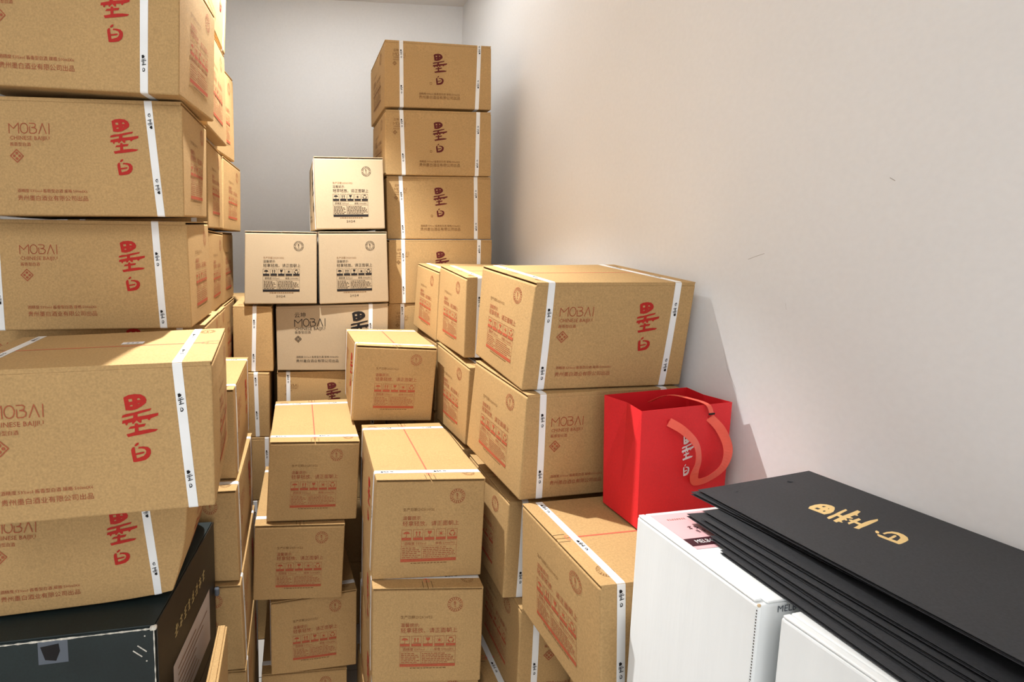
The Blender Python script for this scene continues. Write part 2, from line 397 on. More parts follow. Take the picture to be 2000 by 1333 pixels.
BOX = {
 'E1':('M',0,[0.373,2.1116,2.2773,0.8386,2.118,2.2787,0.3662,2.4455,2.2655,0.8307,2.4526,2.2728,0.3699,2.1134,2.5474,0.8297,2.1195,2.541,0.3615,2.4467,2.5286,0.8295,2.454,2.5415]),
 'E2':('M',0,[0.3787,2.1055,1.9955,0.8431,2.1071,1.9968,0.3763,2.4405,1.9959,0.8396,2.4422,1.9968,0.3732,2.1063,2.2646,0.8348,2.1081,2.2658,0.3752,2.4407,2.2638,0.8385,2.4423,2.2647]),
 'E3':('M',0,[0.3939,2.1204,1.7239,0.8572,2.118,1.7236,0.3931,2.4553,1.7225,0.8562,2.4531,1.7233,0.3838,2.1214,1.9931,0.8479,2.1191,1.995,0.3916,2.4556,1.9936,0.8549,2.4534,1.9946]),
 'E4':('M',0,[0.3983,2.0851,1.4442,0.8569,2.101,1.4485,0.3845,2.4203,1.4466,0.8476,2.4353,1.4474,0.3925,2.0859,1.7196,0.8557,2.101,1.7213,0.3838,2.4203,1.7193,0.847,2.4353,1.7201]),
 'D1':('B',90,[0.3658,2.0254,1.766,0.3552,2.4909,1.7617,0.0825,2.0195,1.7613,0.0669,2.4856,1.7582,0.3531,2.0268,2.0537,0.3529,2.4916,2.0527,0.0708,2.0211,2.052,0.0655,2.4862,2.0491]),
 'D2':('B',90,[0.0816,1.9884,1.4604,0.0772,2.4543,1.4601,-0.2086,1.9873,1.4611,-0.2079,2.4526,1.4605,0.0821,1.9887,1.7499,0.0779,2.4546,1.749,-0.2018,1.9873,1.7532,-0.2072,2.4529,1.7494]),
 'D3':('B',90,[0.3819,2.0087,1.4633,0.3694,2.4745,1.4611,0.0942,2.0027,1.4559,0.084,2.4689,1.4603,0.3696,2.0096,1.7532,0.3677,2.4744,1.7528,0.089,2.0034,1.7516,0.0824,2.4688,1.752]),
 'D4':('B',0,[-0.0818,2.022,1.1774,0.382,2.0169,1.1685,-0.0807,2.3067,1.1711,0.3849,2.3023,1.1711,-0.0861,2.0203,1.4458,0.3819,2.0166,1.4549,-0.0811,2.3064,1.4572,0.3845,2.302,1.4573]),
 'D5':('M',0,[-0.258,2.0053,1.1802,-0.0969,1.9982,1.1802,-0.258,2.34,1.1803,-0.093,2.333,1.1803,-0.258,2.0052,1.4527,-0.1002,1.998,1.4498,-0.258,2.3399,1.4528,-0.0932,2.3329,1.4528]),
 'D6':('M',0,[-0.0835,2.03,0.8964,0.3801,2.0322,0.8962,-0.0849,2.3647,0.8962,0.3786,2.367,0.8961,-0.0837,2.0301,1.1671,0.3802,2.0323,1.1668,-0.0849,2.3648,1.1668,0.3786,2.367,1.1667]),
 'D7':('M',0,[-0.258,1.9911,0.9068,-0.114,1.9858,0.9072,-0.258,2.3258,0.9068,-0.1099,2.3205,0.9066,-0.258,1.9909,1.1786,-0.113,1.9853,1.1756,-0.258,2.3257,1.1787,-0.1097,2.3204,1.1784]),
 'A1':('R',0,[-0.7036,1.1524,2.0477,-0.2476,1.1187,2.0275,-0.6815,1.4503,2.0557,-0.2227,1.4169,2.0408,-0.6933,1.1437,2.3236,-0.2367,1.1101,2.3043,-0.6712,1.4417,2.332,-0.2123,1.4077,2.3118]),
 'A2':('R',0,[-0.6898,1.1683,1.7729,-0.2538,1.1645,1.7727,-0.6871,1.4497,1.7734,-0.253,1.4471,1.7825,-0.6906,1.1668,2.0276,-0.2514,1.1626,2.0263,-0.6882,1.4483,2.0285,-0.2477,1.4444,2.0319]),
 'A3':('R',0,[-0.7177,1.2238,1.5044,-0.2554,1.2209,1.5055,-0.7161,1.5075,1.5056,-0.2546,1.5041,1.5008,-0.7175,1.2236,1.7667,-0.2614,1.2209,1.7636,-0.7159,1.5071,1.7661,-0.2603,1.5054,1.7725]),
 'A4':('R',0,[-0.5756,0.8367,1.2377,-0.1488,0.8684,1.2416,-0.5966,1.1247,1.2376,-0.1658,1.1562,1.2436,-0.577,0.8363,1.5073,-0.1489,0.8678,1.5102,-0.5981,1.1243,1.5071,-0.1661,1.156,1.5162]),
 'A5':('R',0,[-0.6822,0.9899,0.9521,-0.2452,1.0286,0.954,-0.7065,1.2774,0.9536,-0.2543,1.3153,0.9538,-0.6795,0.9877,1.2214,-0.2334,1.0236,1.2034,-0.7036,1.2752,1.2221,-0.2295,1.3131,1.2186]),
 'M1':('R',90,[-0.1782,1.4008,1.0245,-0.1795,1.8172,1.0213,-0.4684,1.4012,1.0236,-0.4679,1.8178,1.023,-0.1821,1.4018,1.2928,-0.1797,1.8175,1.2859,-0.4688,1.4017,1.2902,-0.4683,1.8183,1.2896]),
 'M2':('R',90,[-0.1671,1.3374,0.7507,-0.1647,1.7545,0.7543,-0.4576,1.3411,0.7527,-0.453,1.7576,0.7525,-0.1722,1.3387,1.0215,-0.165,1.7548,1.0199,-0.4583,1.3413,1.0178,-0.4537,1.7578,1.0175]),
 'M3':('R',90,[-0.1546,1.3275,0.4828,-0.1566,1.744,0.4821,-0.4459,1.3276,0.4802,-0.4461,1.7441,0.4809,-0.1631,1.327,0.7444,-0.1579,1.7435,0.75,-0.4471,1.327,0.7483,-0.4472,1.7435,0.7491]),
 'B1':('R',0,[-0.6828,1.4551,2.0367,-0.2439,1.4407,2.0373,-0.6728,1.7597,2.0375,-0.2326,1.7447,2.0337,-0.6831,1.4547,2.3213,-0.244,1.4402,2.3217,-0.673,1.7592,2.322,-0.2353,1.7455,2.3279]),
 'B2':('R',0,[-0.6852,1.5703,1.7561,-0.2687,1.5703,1.756,-0.6852,1.859,1.7554,-0.2686,1.8594,1.7592,-0.6855,1.57,2.0248,-0.269,1.57,2.025,-0.6855,1.8587,2.0246,-0.269,1.8589,2.027]),
 'B3':('R',0,[-0.6904,1.5808,1.4811,-0.2736,1.5807,1.48,-0.6899,1.8695,1.4803,-0.2752,1.8699,1.4819,-0.6894,1.5808,1.7504,-0.2727,1.5808,1.7495,-0.6891,1.8696,1.7499,-0.2696,1.8685,1.7423]),
 'B4':('R',0,[-0.86,1.325,1.294,-0.243,1.325,1.294,-0.86,1.575,1.294,-0.243,1.575,1.294,-0.86,1.325,1.495,-0.243,1.325,1.495,-0.86,1.575,1.495,-0.243,1.575,1.495]),
 'C1':('R',0,[-0.7132,1.7969,2.0283,-0.2761,1.7521,2.0283,-0.6823,2.0998,2.0283,-0.2449,2.0557,2.0283,-0.7142,1.7959,2.3332,-0.2771,1.7511,2.3334,-0.6833,2.0988,2.3328,-0.2457,2.0554,2.3457]),
 'C2':('R',0,[-0.6793,1.9035,1.755,-0.2674,1.8641,1.7571,-0.6513,2.1909,1.7537,-0.236,2.1507,1.7517,-0.6779,1.9044,2.0245,-0.2619,1.8639,2.0207,-0.65,2.1918,2.0232,-0.2325,2.1502,2.0093]),
 'C3':('R',0,[-0.6927,1.8806,1.4769,-0.2762,1.875,1.477,-0.6888,2.1694,1.4771,-0.2724,2.1637,1.4763,-0.6927,1.8806,1.7471,-0.2762,1.875,1.7471,-0.6888,2.1694,1.7472,-0.2723,2.1638,1.7467]),
 'C4':('R',0,[-0.6889,1.8678,1.2028,-0.2724,1.8643,1.203,-0.6864,2.1567,1.2033,-0.2699,2.153,1.2014,-0.6887,1.868,1.4731,-0.2722,1.8644,1.4732,-0.6862,2.1568,1.4734,-0.2697,2.1529,1.4701]),
 'D8':('M',0,[-0.258,1.9857,0.6332,-0.0935,1.9857,0.6332,-0.258,2.3205,0.6332,-0.0935,2.3205,0.6332,-0.258,1.9857,0.9053,-0.0935,1.9857,0.9053,-0.258,2.3205,0.9053,-0.0935,2.3205,0.9053]),
 'F4':('R',0,[0.5193,1.7769,1.0728,0.9359,1.7769,1.0728,0.5193,2.0657,1.0728,0.9359,2.0657,1.0728,0.5193,1.7769,1.34,0.9359,1.7769,1.34,0.5193,2.0657,1.34,0.9359,2.0657,1.34]),
 'F1':('R',0,[0.5175,1.7767,1.3417,0.9331,1.7918,1.3455,0.5012,2.0672,1.3546,0.9235,2.0804,1.3467,0.5228,1.7746,1.6051,0.9348,1.7904,1.6122,0.5164,2.0644,1.6216,0.925,2.079,1.6135]),
 'F2':('R',0,[0.5229,1.4807,1.3516,0.9384,1.4816,1.3494,0.5179,1.7696,1.35,0.938,1.7704,1.3508,0.5237,1.4783,1.6063,0.9394,1.4803,1.6146,0.5264,1.7689,1.6283,0.9389,1.7691,1.616]),
 'F3':('R',0,[0.5199,1.4397,1.083,0.9391,1.4532,1.0726,0.5146,1.7256,1.0615,0.9289,1.7418,1.0726,0.5272,1.4373,1.3308,0.9394,1.4533,1.338,0.5108,1.7284,1.3482,0.9292,1.7419,1.338]),
 'G1':('R',0,[0.5328,1.0982,1.365,0.9558,1.1176,1.3629,0.5241,1.385,1.3872,0.9401,1.4051,1.3852,0.5458,1.0744,1.6268,0.959,1.0947,1.6239,0.5288,1.3621,1.6498,0.9429,1.3827,1.6512]),
 'G2':('R',0,[0.5322,1.0858,1.0957,0.9457,1.121,1.0927,0.5023,1.3746,1.1118,0.9219,1.4086,1.1029,0.5367,1.0765,1.3619,0.9506,1.1117,1.3585,0.5177,1.3637,1.3727,0.9268,1.3993,1.3688]),
 'G3':('R',0,[0.5578,0.7793,0.8295,0.9705,0.8002,0.835,0.5417,1.0682,0.8287,0.956,1.0887,0.8323,0.5442,0.7831,1.1007,0.9669,0.8029,1.1052,0.5327,1.0711,1.0969,0.9525,1.0913,1.1024]),
 'H1':('R',0,[0.5338,1.1583,0.7845,0.9519,1.1581,0.7835,0.5358,1.4469,0.7845,0.9525,1.4469,0.7837,0.5404,1.1573,1.0523,0.953,1.1578,1.0523,0.5368,1.4465,1.0534,0.9534,1.4465,1.0526]),
 'H2':('R',0,[0.5648,1.1205,0.5134,0.9808,1.1212,0.513,0.5637,1.4093,0.5135,0.9802,1.41,0.5131,0.5658,1.1203,0.7824,0.9808,1.1211,0.782,0.5638,1.4093,0.7825,0.9803,1.4099,0.7821]),
 'J1':('R',90,[0.4887,1.198,0.8247,0.4931,1.615,0.8227,0.1932,1.2054,0.8247,0.2143,1.6208,0.8232,0.494,1.1996,1.0965,0.491,1.6168,1.0891,0.2028,1.2072,1.1018,0.2188,1.6219,1.089]),
 'J2':('R',90,[0.4809,1.1576,0.5535,0.5067,1.5734,0.5537,0.1916,1.176,0.5549,0.2183,1.5915,0.5542,0.4814,1.1576,0.8205,0.5068,1.5734,0.8211,0.1914,1.1761,0.8226,0.2184,1.5916,0.8214]),
 'I1':('S',90,[0.4709,1.6491,1.0841,0.4827,1.9906,1.0834,0.1887,1.6534,1.0919,0.1989,1.9948,1.0881,0.4878,1.6471,1.346,0.4842,1.9905,1.3483,0.2048,1.6523,1.3616,0.2012,1.9947,1.3545]),
 'I2':('R',90,[0.1903,1.5176,0.8105,0.1987,1.934,0.8099,-0.1022,1.5233,0.8127,-0.0874,1.9386,0.8082,0.2001,1.517,1.0757,0.2012,1.9342,1.0767,-0.0876,1.5225,1.0808,-0.086,1.9388,1.0733]),
 'I3':('R',90,[0.1413,1.5061,0.5451,0.1579,1.9222,0.5453,-0.148,1.5165,0.5473,-0.1304,1.9324,0.5465,0.1519,1.5049,0.8035,0.1599,1.922,0.8055,-0.1391,1.5155,0.8063,-0.1285,1.9322,0.8066]),
 'I4':('R',90,[0.1957,1.5339,0.2735,0.1706,1.9496,0.2627,-0.0914,1.5161,0.2763,-0.1177,1.9316,0.2631,0.1968,1.5429,0.5438,0.1703,1.958,0.5263,-0.0918,1.5246,0.5288,-0.1179,1.9401,0.5156]),
 'B5':('R',0,[-0.668,1.583,1.294,-0.262,1.583,1.294,-0.668,1.838,1.294,-0.262,1.838,1.294,-0.668,1.583,1.4745,-0.262,1.583,1.4745,-0.668,1.838,1.4745,-0.262,1.838,1.4745]),
 'E5':('M',0,[0.3955,2.093,1.1707,0.859,2.093,1.1707,0.3955,2.4278,1.1707,0.859,2.4278,1.1707,0.3955,2.093,1.4432,0.859,2.093,1.4432,0.3955,2.4278,1.4432,0.859,2.4278,1.4432]),
 'I5':('R',90,[0.1637,1.5365,0.0015,0.1637,1.9531,0.0015,-0.1251,1.5365,0.0015,-0.1251,1.9531,0.0015,0.1637,1.5365,0.2617,0.1637,1.9531,0.2617,-0.1251,1.5365,0.2617,-0.1251,1.9531,0.2617]),
 'J3':('R',90,[0.4904,1.1915,0.2825,0.5049,1.6077,0.2825,0.2018,1.2015,0.2825,0.2163,1.6178,0.2825,0.4904,1.1915,0.5525,0.5049,1.6077,0.5525,0.2018,1.2015,0.5525,0.2163,1.6178,0.5525]),
 'M4':('R',90,[-0.1524,1.3275,0.2092,-0.1524,1.744,0.2092,-0.4412,1.3275,0.2092,-0.4412,1.744,0.2092,-0.1524,1.3275,0.4792,-0.1524,1.744,0.4792,-0.4412,1.3275,0.4792,-0.4412,1.744,0.4792]),
 'H3':('R',0,[0.5091,1.1259,0.242,0.9256,1.1259,0.242,0.5091,1.4147,0.242,0.9256,1.4147,0.242,0.5091,1.1259,0.512,0.9256,1.1259,0.512,0.5091,1.4147,0.512,0.9256,1.4147,0.512]),
 'D9':('M',0,[-0.258,1.9857,0.3597,-0.1235,1.9857,0.3597,-0.258,2.3205,0.3597,-0.1235,2.3205,0.3597,-0.258,1.9857,0.6323,-0.1235,1.9857,0.6323,-0.258,2.3205,0.6323,-0.1235,2.3205,0.6323]),
 'hD9_0':('M',0,[-0.258,1.9857,0.0015,-0.1235,1.9857,0.0015,-0.258,2.3205,0.0015,-0.1235,2.3205,0.0015,-0.258,1.9857,0.3587,-0.1235,1.9857,0.3587,-0.258,2.3205,0.3587,-0.1235,2.3205,0.3587]),
 'hC_0':('R',0,[-0.6876,1.8661,0.9015,-0.2711,1.8661,0.9015,-0.6876,2.1549,0.9015,-0.2711,2.1549,0.9015,-0.6876,1.8661,1.2004,-0.2711,1.8661,1.2004,-0.6876,2.1549,1.2004,-0.2711,2.1549,1.2004]),
 'hC_1':('R',0,[-0.6876,1.8661,0.6015,-0.2711,1.8661,0.6015,-0.6876,2.1549,0.6015,-0.2711,2.1549,0.6015,-0.6876,1.8661,0.9005,-0.2711,1.8661,0.9005,-0.6876,2.1549,0.9005,-0.2711,2.1549,0.9005]),
 'hC_2':('R',0,[-0.6876,1.8661,0.3015,-0.2711,1.8661,0.3015,-0.6876,2.1549,0.3015,-0.2711,2.1549,0.3015,-0.6876,1.8661,0.6005,-0.2711,1.8661,0.6005,-0.6876,2.1549,0.6005,-0.2711,2.1549,0.6005]),
 'hC_3':('R',0,[-0.6876,1.8661,0.0015,-0.2711,1.8661,0.0015,-0.6876,2.1549,0.0015,-0.2711,2.1549,0.0015,-0.6876,1.8661,0.3005,-0.2711,1.8661,0.3005,-0.6876,2.1549,0.3005,-0.2711,2.1549,0.3005]),
 'hE_0':('M',0,[0.3955,2.093,0.8784,0.859,2.093,0.8784,0.3955,2.4278,0.8784,0.859,2.4278,0.8784,0.3955,2.093,1.1697,0.859,2.093,1.1697,0.3955,2.4278,1.1697,0.859,2.4278,1.1697]),
 'hE_1':('M',0,[0.3955,2.093,0.5861,0.859,2.093,0.5861,0.3955,2.4278,0.5861,0.859,2.4278,0.5861,0.3955,2.093,0.8774,0.859,2.093,0.8774,0.3955,2.4278,0.8774,0.859,2.4278,0.8774]),
 'hE_2':('M',0,[0.3955,2.093,0.2938,0.859,2.093,0.2938,0.3955,2.4278,0.2938,0.859,2.4278,0.2938,0.3955,2.093,0.5851,0.859,2.093,0.5851,0.3955,2.4278,0.5851,0.859,2.4278,0.5851]),
 'hE_3':('M',0,[0.3955,2.093,0.0015,0.859,2.093,0.0015,0.3955,2.4278,0.0015,0.859,2.4278,0.0015,0.3955,2.093,0.2928,0.859,2.093,0.2928,0.3955,2.4278,0.2928,0.859,2.4278,0.2928]),
 'hD6_0':('M',0,[-0.0842,2.0311,0.5979,0.3793,2.0311,0.5979,-0.0842,2.3659,0.5979,0.3793,2.3659,0.5979,-0.0842,2.0311,0.8951,0.3793,2.0311,0.8951,-0.0842,2.3659,0.8951,0.3793,2.3659,0.8951]),
 'hD6_1':('M',0,[-0.0842,2.0311,0.2997,0.3793,2.0311,0.2997,-0.0842,2.3659,0.2997,0.3793,2.3659,0.2997,-0.0842,2.0311,0.5969,0.3793,2.0311,0.5969,-0.0842,2.3659,0.5969,0.3793,2.3659,0.5969]),
 'hD6_2':('M',0,[-0.0842,2.0311,0.0015,0.3793,2.0311,0.0015,-0.0842,2.3659,0.0015,0.3793,2.3659,0.0015,-0.0842,2.0311,0.2987,0.3793,2.0311,0.2987,-0.0842,2.3659,0.2987,0.3793,2.3659,0.2987]),
 'hF3_0':('R',0,[0.5214,1.4596,0.7965,0.9379,1.4596,0.7965,0.5214,1.7484,0.7965,0.9379,1.7484,0.7965,0.5214,1.4596,1.0605,0.9379,1.4596,1.0605,0.5214,1.7484,1.0605,0.9379,1.7484,1.0605]),
 'hF3_1':('R',0,[0.5254,1.4596,0.5315,0.9419,1.4596,0.5315,0.5254,1.7484,0.5315,0.9419,1.7484,0.5315,0.5254,1.4596,0.7955,0.9419,1.4596,0.7955,0.5254,1.7484,0.7955,0.9419,1.7484,0.7955]),
 'hF3_2':('R',0,[0.5294,1.4596,0.2665,0.9459,1.4596,0.2665,0.5294,1.7484,0.2665,0.9459,1.7484,0.2665,0.5294,1.4596,0.5305,0.9459,1.4596,0.5305,0.5294,1.7484,0.5305,0.9459,1.7484,0.5305]),
 'hF3_3':('R',0,[0.5334,1.4596,0.0015,0.9499,1.4596,0.0015,0.5334,1.7484,0.0015,0.9499,1.7484,0.0015,0.5334,1.4596,0.2655,0.9499,1.4596,0.2655,0.5334,1.7484,0.2655,0.9499,1.7484,0.2655]),
 'hF4_0':('R',0,[0.5193,1.7769,0.805,0.9359,1.7769,0.805,0.5193,2.0657,0.805,0.9359,2.0657,0.805,0.5193,1.7769,1.0718,0.9359,1.7769,1.0718,0.5193,2.0657,1.0718,0.9359,2.0657,1.0718]),
 'hF4_1':('R',0,[0.5193,1.7769,0.5372,0.9359,1.7769,0.5372,0.5193,2.0657,0.5372,0.9359,2.0657,0.5372,0.5193,1.7769,0.804,0.9359,1.7769,0.804,0.5193,2.0657,0.804,0.9359,2.0657,0.804]),
 'hF4_2':('R',0,[0.5193,1.7769,0.2693,0.9359,1.7769,0.2693,0.5193,2.0657,0.2693,0.9359,2.0657,0.2693,0.5193,1.7769,0.5362,0.9359,1.7769,0.5362,0.5193,2.0657,0.5362,0.9359,2.0657,0.5362]),
 'hF4_3':('R',0,[0.5193,1.7769,0.0015,0.9359,1.7769,0.0015,0.5193,2.0657,0.0015,0.9359,2.0657,0.0015,0.5193,1.7769,0.2683,0.9359,1.7769,0.2683,0.5193,2.0657,0.2683,0.9359,2.0657,0.2683]),
 'hJ_0':('R',90,[0.4978,1.1964,0.0015,0.4978,1.6129,0.0015,0.209,1.1964,0.0015,0.209,1.6129,0.0015,0.4978,1.1964,0.2815,0.4978,1.6129,0.2815,0.209,1.1964,0.2815,0.209,1.6129,0.2815]),
 'hM_0':('R',90,[-0.1524,1.3275,0.0015,-0.1524,1.744,0.0015,-0.4412,1.3275,0.0015,-0.4412,1.744,0.0015,-0.1524,1.3275,0.2082,-0.1524,1.744,0.2082,-0.4412,1.3275,0.2082,-0.4412,1.744,0.2082]),
 'hH_0':('R',0,[0.5091,1.1259,0.0015,0.9256,1.1259,0.0015,0.5091,1.4147,0.0015,0.9256,1.4147,0.0015,0.5091,1.1259,0.241,0.9256,1.1259,0.241,0.5091,1.4147,0.241,0.9256,1.4147,0.241]),
 'hG_0':('R',0,[0.69,0.7813,0.5526,0.978,0.7813,0.5526,0.69,1.0913,0.5526,0.978,1.0913,0.5526,0.69,0.7813,0.8272,0.978,0.7813,0.8272,0.69,1.0913,0.8272,0.978,1.0913,0.8272]),
 'hG_1':('R',0,[0.69,0.7813,0.2771,0.978,0.7813,0.2771,0.69,1.0913,0.2771,0.978,1.0913,0.2771,0.69,0.7813,0.5516,0.978,0.7813,0.5516,0.69,1.0913,0.5516,0.978,1.0913,0.5516]),
 'hG_2':('R',0,[0.69,0.7813,0.0015,0.978,0.7813,0.0015,0.69,1.0913,0.0015,0.978,1.0913,0.0015,0.69,0.7813,0.2761,0.978,0.7813,0.2761,0.69,1.0913,0.2761,0.978,1.0913,0.2761]),
 'T1':('R',90,[-0.2447,1.3848,2.3491,-0.2407,1.7968,2.3491,-0.5337,1.3848,2.3491,-0.5297,1.7968,2.3491,-0.2327,1.3848,2.607,-0.2287,1.7968,2.607,-0.5217,1.3848,2.607,-0.5177,1.7968,2.607]),
 'A6':('K',0,[-0.745,0.925,0.595,-0.287,0.953,0.595,-0.7,1.31,0.595,-0.232,1.318,0.595,-0.745,0.925,0.946,-0.287,0.953,0.946,-0.7,1.31,0.946,-0.232,1.318,0.946]),
 'hA_0':('K',0,[-0.745,0.925,0.298,-0.287,0.953,0.298,-0.7,1.31,0.298,-0.232,1.318,0.298,-0.745,0.925,0.594,-0.287,0.953,0.594,-0.7,1.31,0.594,-0.232,1.318,0.594]),
 'hA_1':('K',0,[-0.745,0.925,0.0015,-0.287,0.953,0.0015,-0.7,1.31,0.0015,-0.232,1.318,0.0015,-0.745,0.925,0.297,-0.287,0.953,0.297,-0.7,1.31,0.297,-0.232,1.318,0.297]),
 'K1':('W',0,[0.5996,0.5429,0.853,0.9536,0.5684,0.853,0.5843,0.7548,0.853,0.9384,0.7803,0.853,0.5996,0.5429,1.253,0.9536,0.5684,1.253,0.5843,0.7548,1.253,0.9384,0.7803,1.253]),
 'K2':('W',0,[0.6367,0.3163,0.853,0.9345,0.3522,0.853,0.6116,0.5248,0.853,0.9094,0.5607,0.853,0.6367,0.3163,1.252,0.9345,0.3522,1.252,0.6116,0.5248,1.252,0.9094,0.5607,1.252]),
 'hK1_0':('W',0,[0.5996,0.5429,0.433,0.9536,0.5684,0.433,0.5843,0.7548,0.433,0.9384,0.7803,0.433,0.5996,0.5429,0.852,0.9536,0.5684,0.852,0.5843,0.7548,0.852,0.9384,0.7803,0.852]),
 'hK2_0':('W',0,[0.6367,0.3163,0.433,0.9345,0.3522,0.433,0.6116,0.5248,0.433,0.9094,0.5607,0.433,0.6367,0.3163,0.852,0.9345,0.3522,0.852,0.6116,0.5248,0.852,0.9094,0.5607,0.852]),
 'hK1_1':('W',0,[0.5996,0.5429,0.0015,0.9536,0.5684,0.0015,0.5843,0.7548,0.0015,0.9384,0.7803,0.0015,0.5996,0.5429,0.432,0.9536,0.5684,0.432,0.5843,0.7548,0.432,0.9384,0.7803,0.432]),
 'hK2_1':('W',0,[0.6367,0.3163,0.0015,0.9345,0.3522,0.0015,0.6116,0.5248,0.0015,0.9094,0.5607,0.0015,0.6367,0.3163,0.432,0.9345,0.3522,0.432,0.6116,0.5248,0.432,0.9094,0.5607,0.432]),
 'FLAT':('F',0,[-0.218,0.9,0.0015,-0.186,0.9,0.0015,-0.214,1.21,0.0015,-0.19,1.21,0.0015,-0.212,0.9,0.725,-0.18,0.9,0.725,-0.208,1.21,0.725,-0.184,1.21,0.725]),
 'hW_0':('R',0,[-0.37,2.385,1.1474,0.046,2.385,1.1474,-0.37,2.67,1.1474,0.046,2.67,1.1474,-0.37,2.385,1.4325,0.046,2.385,1.4325,-0.37,2.67,1.4325,0.046,2.67,1.4325]),
 'hW_1':('R',0,[-0.37,2.385,0.8613,0.046,2.385,0.8613,-0.37,2.67,0.8613,0.046,2.67,0.8613,-0.37,2.385,1.1464,0.046,2.385,1.1464,-0.37,2.67,1.1464,0.046,2.67,1.1464]),
 'hW_2':('R',0,[-0.37,2.385,0.5752,0.046,2.385,0.5752,-0.37,2.67,0.5752,0.046,2.67,0.5752,-0.37,2.385,0.8603,0.046,2.385,0.8603,-0.37,2.67,0.8603,0.046,2.67,0.8603]),
 'hW_3':('R',0,[-0.37,2.385,0.2891,0.046,2.385,0.2891,-0.37,2.67,0.2891,0.046,2.67,0.2891,-0.37,2.385,0.5742,0.046,2.385,0.5742,-0.37,2.67,0.5742,0.046,2.67,0.5742]),
 'hW_4':('R',0,[-0.37,2.385,0.003,0.046,2.385,0.003,-0.37,2.67,0.003,0.046,2.67,0.003,-0.37,2.385,0.2881,0.046,2.385,0.2881,-0.37,2.67,0.2881,0.046,2.67,0.2881]),
}

# ------------------------------------------------------------------ structure
def struct(name, vf, mat, parent=None):
    o = obj(name, vf[0], vf[1], mat, parent)
    if parent is None: o['kind'] = 'structure'
    return o
T = 0.12
struct('wall_back', box_vf(RX0 - T, RX1 + T, RY1, RY1 + T, 0, RZ), 'wall_paint')
wr = struct('wall_right', box_vf(RX1, RX1 + T, RY0 - T, RY1, 0, RZ), 'wall_paint')
struct('wall_left', box_vf(RX0 - T, RX0, RY0 - T, RY1, 0, RZ), 'wall_paint')
DX0, DX1, DZ = -0.95, 0.85, 2.35       # opening added behind the viewer so world light enters as fill
struct('wall_front', join(box_vf(RX0, DX0, RY0 - T, RY0, 0, RZ), box_vf(DX1, RX1, RY0 - T, RY0, 0, RZ), box_vf(DX0, DX1, RY0 - T, RY0, DZ, RZ)), 'wall_paint')
struct('ceiling', box_vf(RX0 - T, RX1 + T, RY0 - T, RY1 + T, RZ, RZ + T), 'ceiling_paint')
fl = struct('floor', box_vf(RX0 - T, RX1 + T, RY0 - T, RY1 + T, -0.1, -0.004), 'floor_grout')
tile_me = None
y = RY0
while y < RY1 - 0.02:
    x = RX0
    while x < RX1 - 0.02:
        x1, y1 = min(x + 0.6, RX1), min(y + 0.6, RY1)
        v, f = box_vf(x + .0015, x1 - .0015, y + .0015, y1 - .0015, -0.004, 0.0)
        obj('tile', v, f, 'floor_tile', fl)
        x += 0.6
    y += 0.6
# small scuffs on the right wall
def wall_strip(pts, w):
    V, F = [], []
    for i, (yy, zz) in enumerate(pts):
        V += [(RX1 - .0004, yy, zz - w / 2), (RX1 - .0004, yy, zz + w / 2)]
        if i: F.append((2*i-2, 2*i, 2*i+1, 2*i-1))
    return V, F
for pts, w in (([(1.035, 1.475), (1.02, 1.43), (.995, 1.39), (.985, 1.34)], .0010), ([(.992, 1.683), (.975, 1.690), (.955, 1.697)], .0010), ([(.745, 1.83), (.737, 1.824)], .0014), ([(1.72, 1.97), (1.715, 1.93)], .0014),
               ([(.93, 1.15), (.91, 1.135), (.90, 1.14)], .0012), ([(.9, 1.598), (.897, 1.585)], .0016)):
    V, F = wall_strip(pts, w); obj('scuff_mark', V, F, 'scuff', wr)

# ------------------------------------------------------------------ spotlight and added fill panels
def ring(cx, cy, r, z, n=24): return [(cx + r * math.cos(2*math.pi*i/n), cy + r * math.sin(2*math.pi*i/n), z) for i in range(n)]
def lathe(cx, cy, prof, n=24, cap0=True, cap1=True):
    V, F = [], []
    for r, z in prof: V += ring(cx, cy, r, z, n)
    for k in range(len(prof) - 1):
        for i in range(n): F.append((k*n+i, k*n+(i+1) % n, (k+1)*n+(i+1) % n, (k+1)*n+i))
    if cap0: F.append(tuple(range(n))[::-1])
    if cap1: F.append(tuple(range((len(prof)-1)*n, len(prof)*n)))
    return V, F
lx, ly, lz = LAMP
sp = thing('ceiling_spotlight', 'white cylinder spotlight on a short stem under the ceiling above the cartons', 'lamp', (lx, ly, RZ))
V, F = lathe(lx, ly, [(.05, RZ - .025), (.055, RZ - .02), (.055, RZ)]); obj('canopy', V, F, 'lamp_shell', sp, smooth=False)
V, F = lathe(lx, ly, [(.008, lz + .14), (.008, RZ - .02)], 12); obj('stem', V, F, 'lamp_shell', sp)
V, F = lathe(lx, ly, [(.05, lz - .005), (.053, lz - .005), (.053, lz + .14), (.045, lz + .15), (.0, lz + .15)], cap0=False, cap1=False)
v2, f2 = lathe(lx, ly, [(.05, lz - .005), (.048, lz + .03)], cap0=False, cap1=False)
obj('shell', *join((V, F), (v2, [g[::-1] for g in f2])), 'lamp_shell', sp)
V, F = lathe(lx, ly, [(.045, lz + .028), (.045, lz + .03)]); obj('lens', V, F, 'lamp_glow', sp)
ld = bpy.data.lights.new('spot_light', 'SPOT'); ld.energy = SPOT_W; ld.color = SPOT_COL
ld.spot_size = math.radians(89); ld.spot_blend = 0.6; ld.shadow_soft_size = 0.016
lo = bpy.data.objects.new('spot_light', ld); COL.objects.link(lo); lo.parent = sp
lo.location = (0, 0, lz - RZ - 0.002)
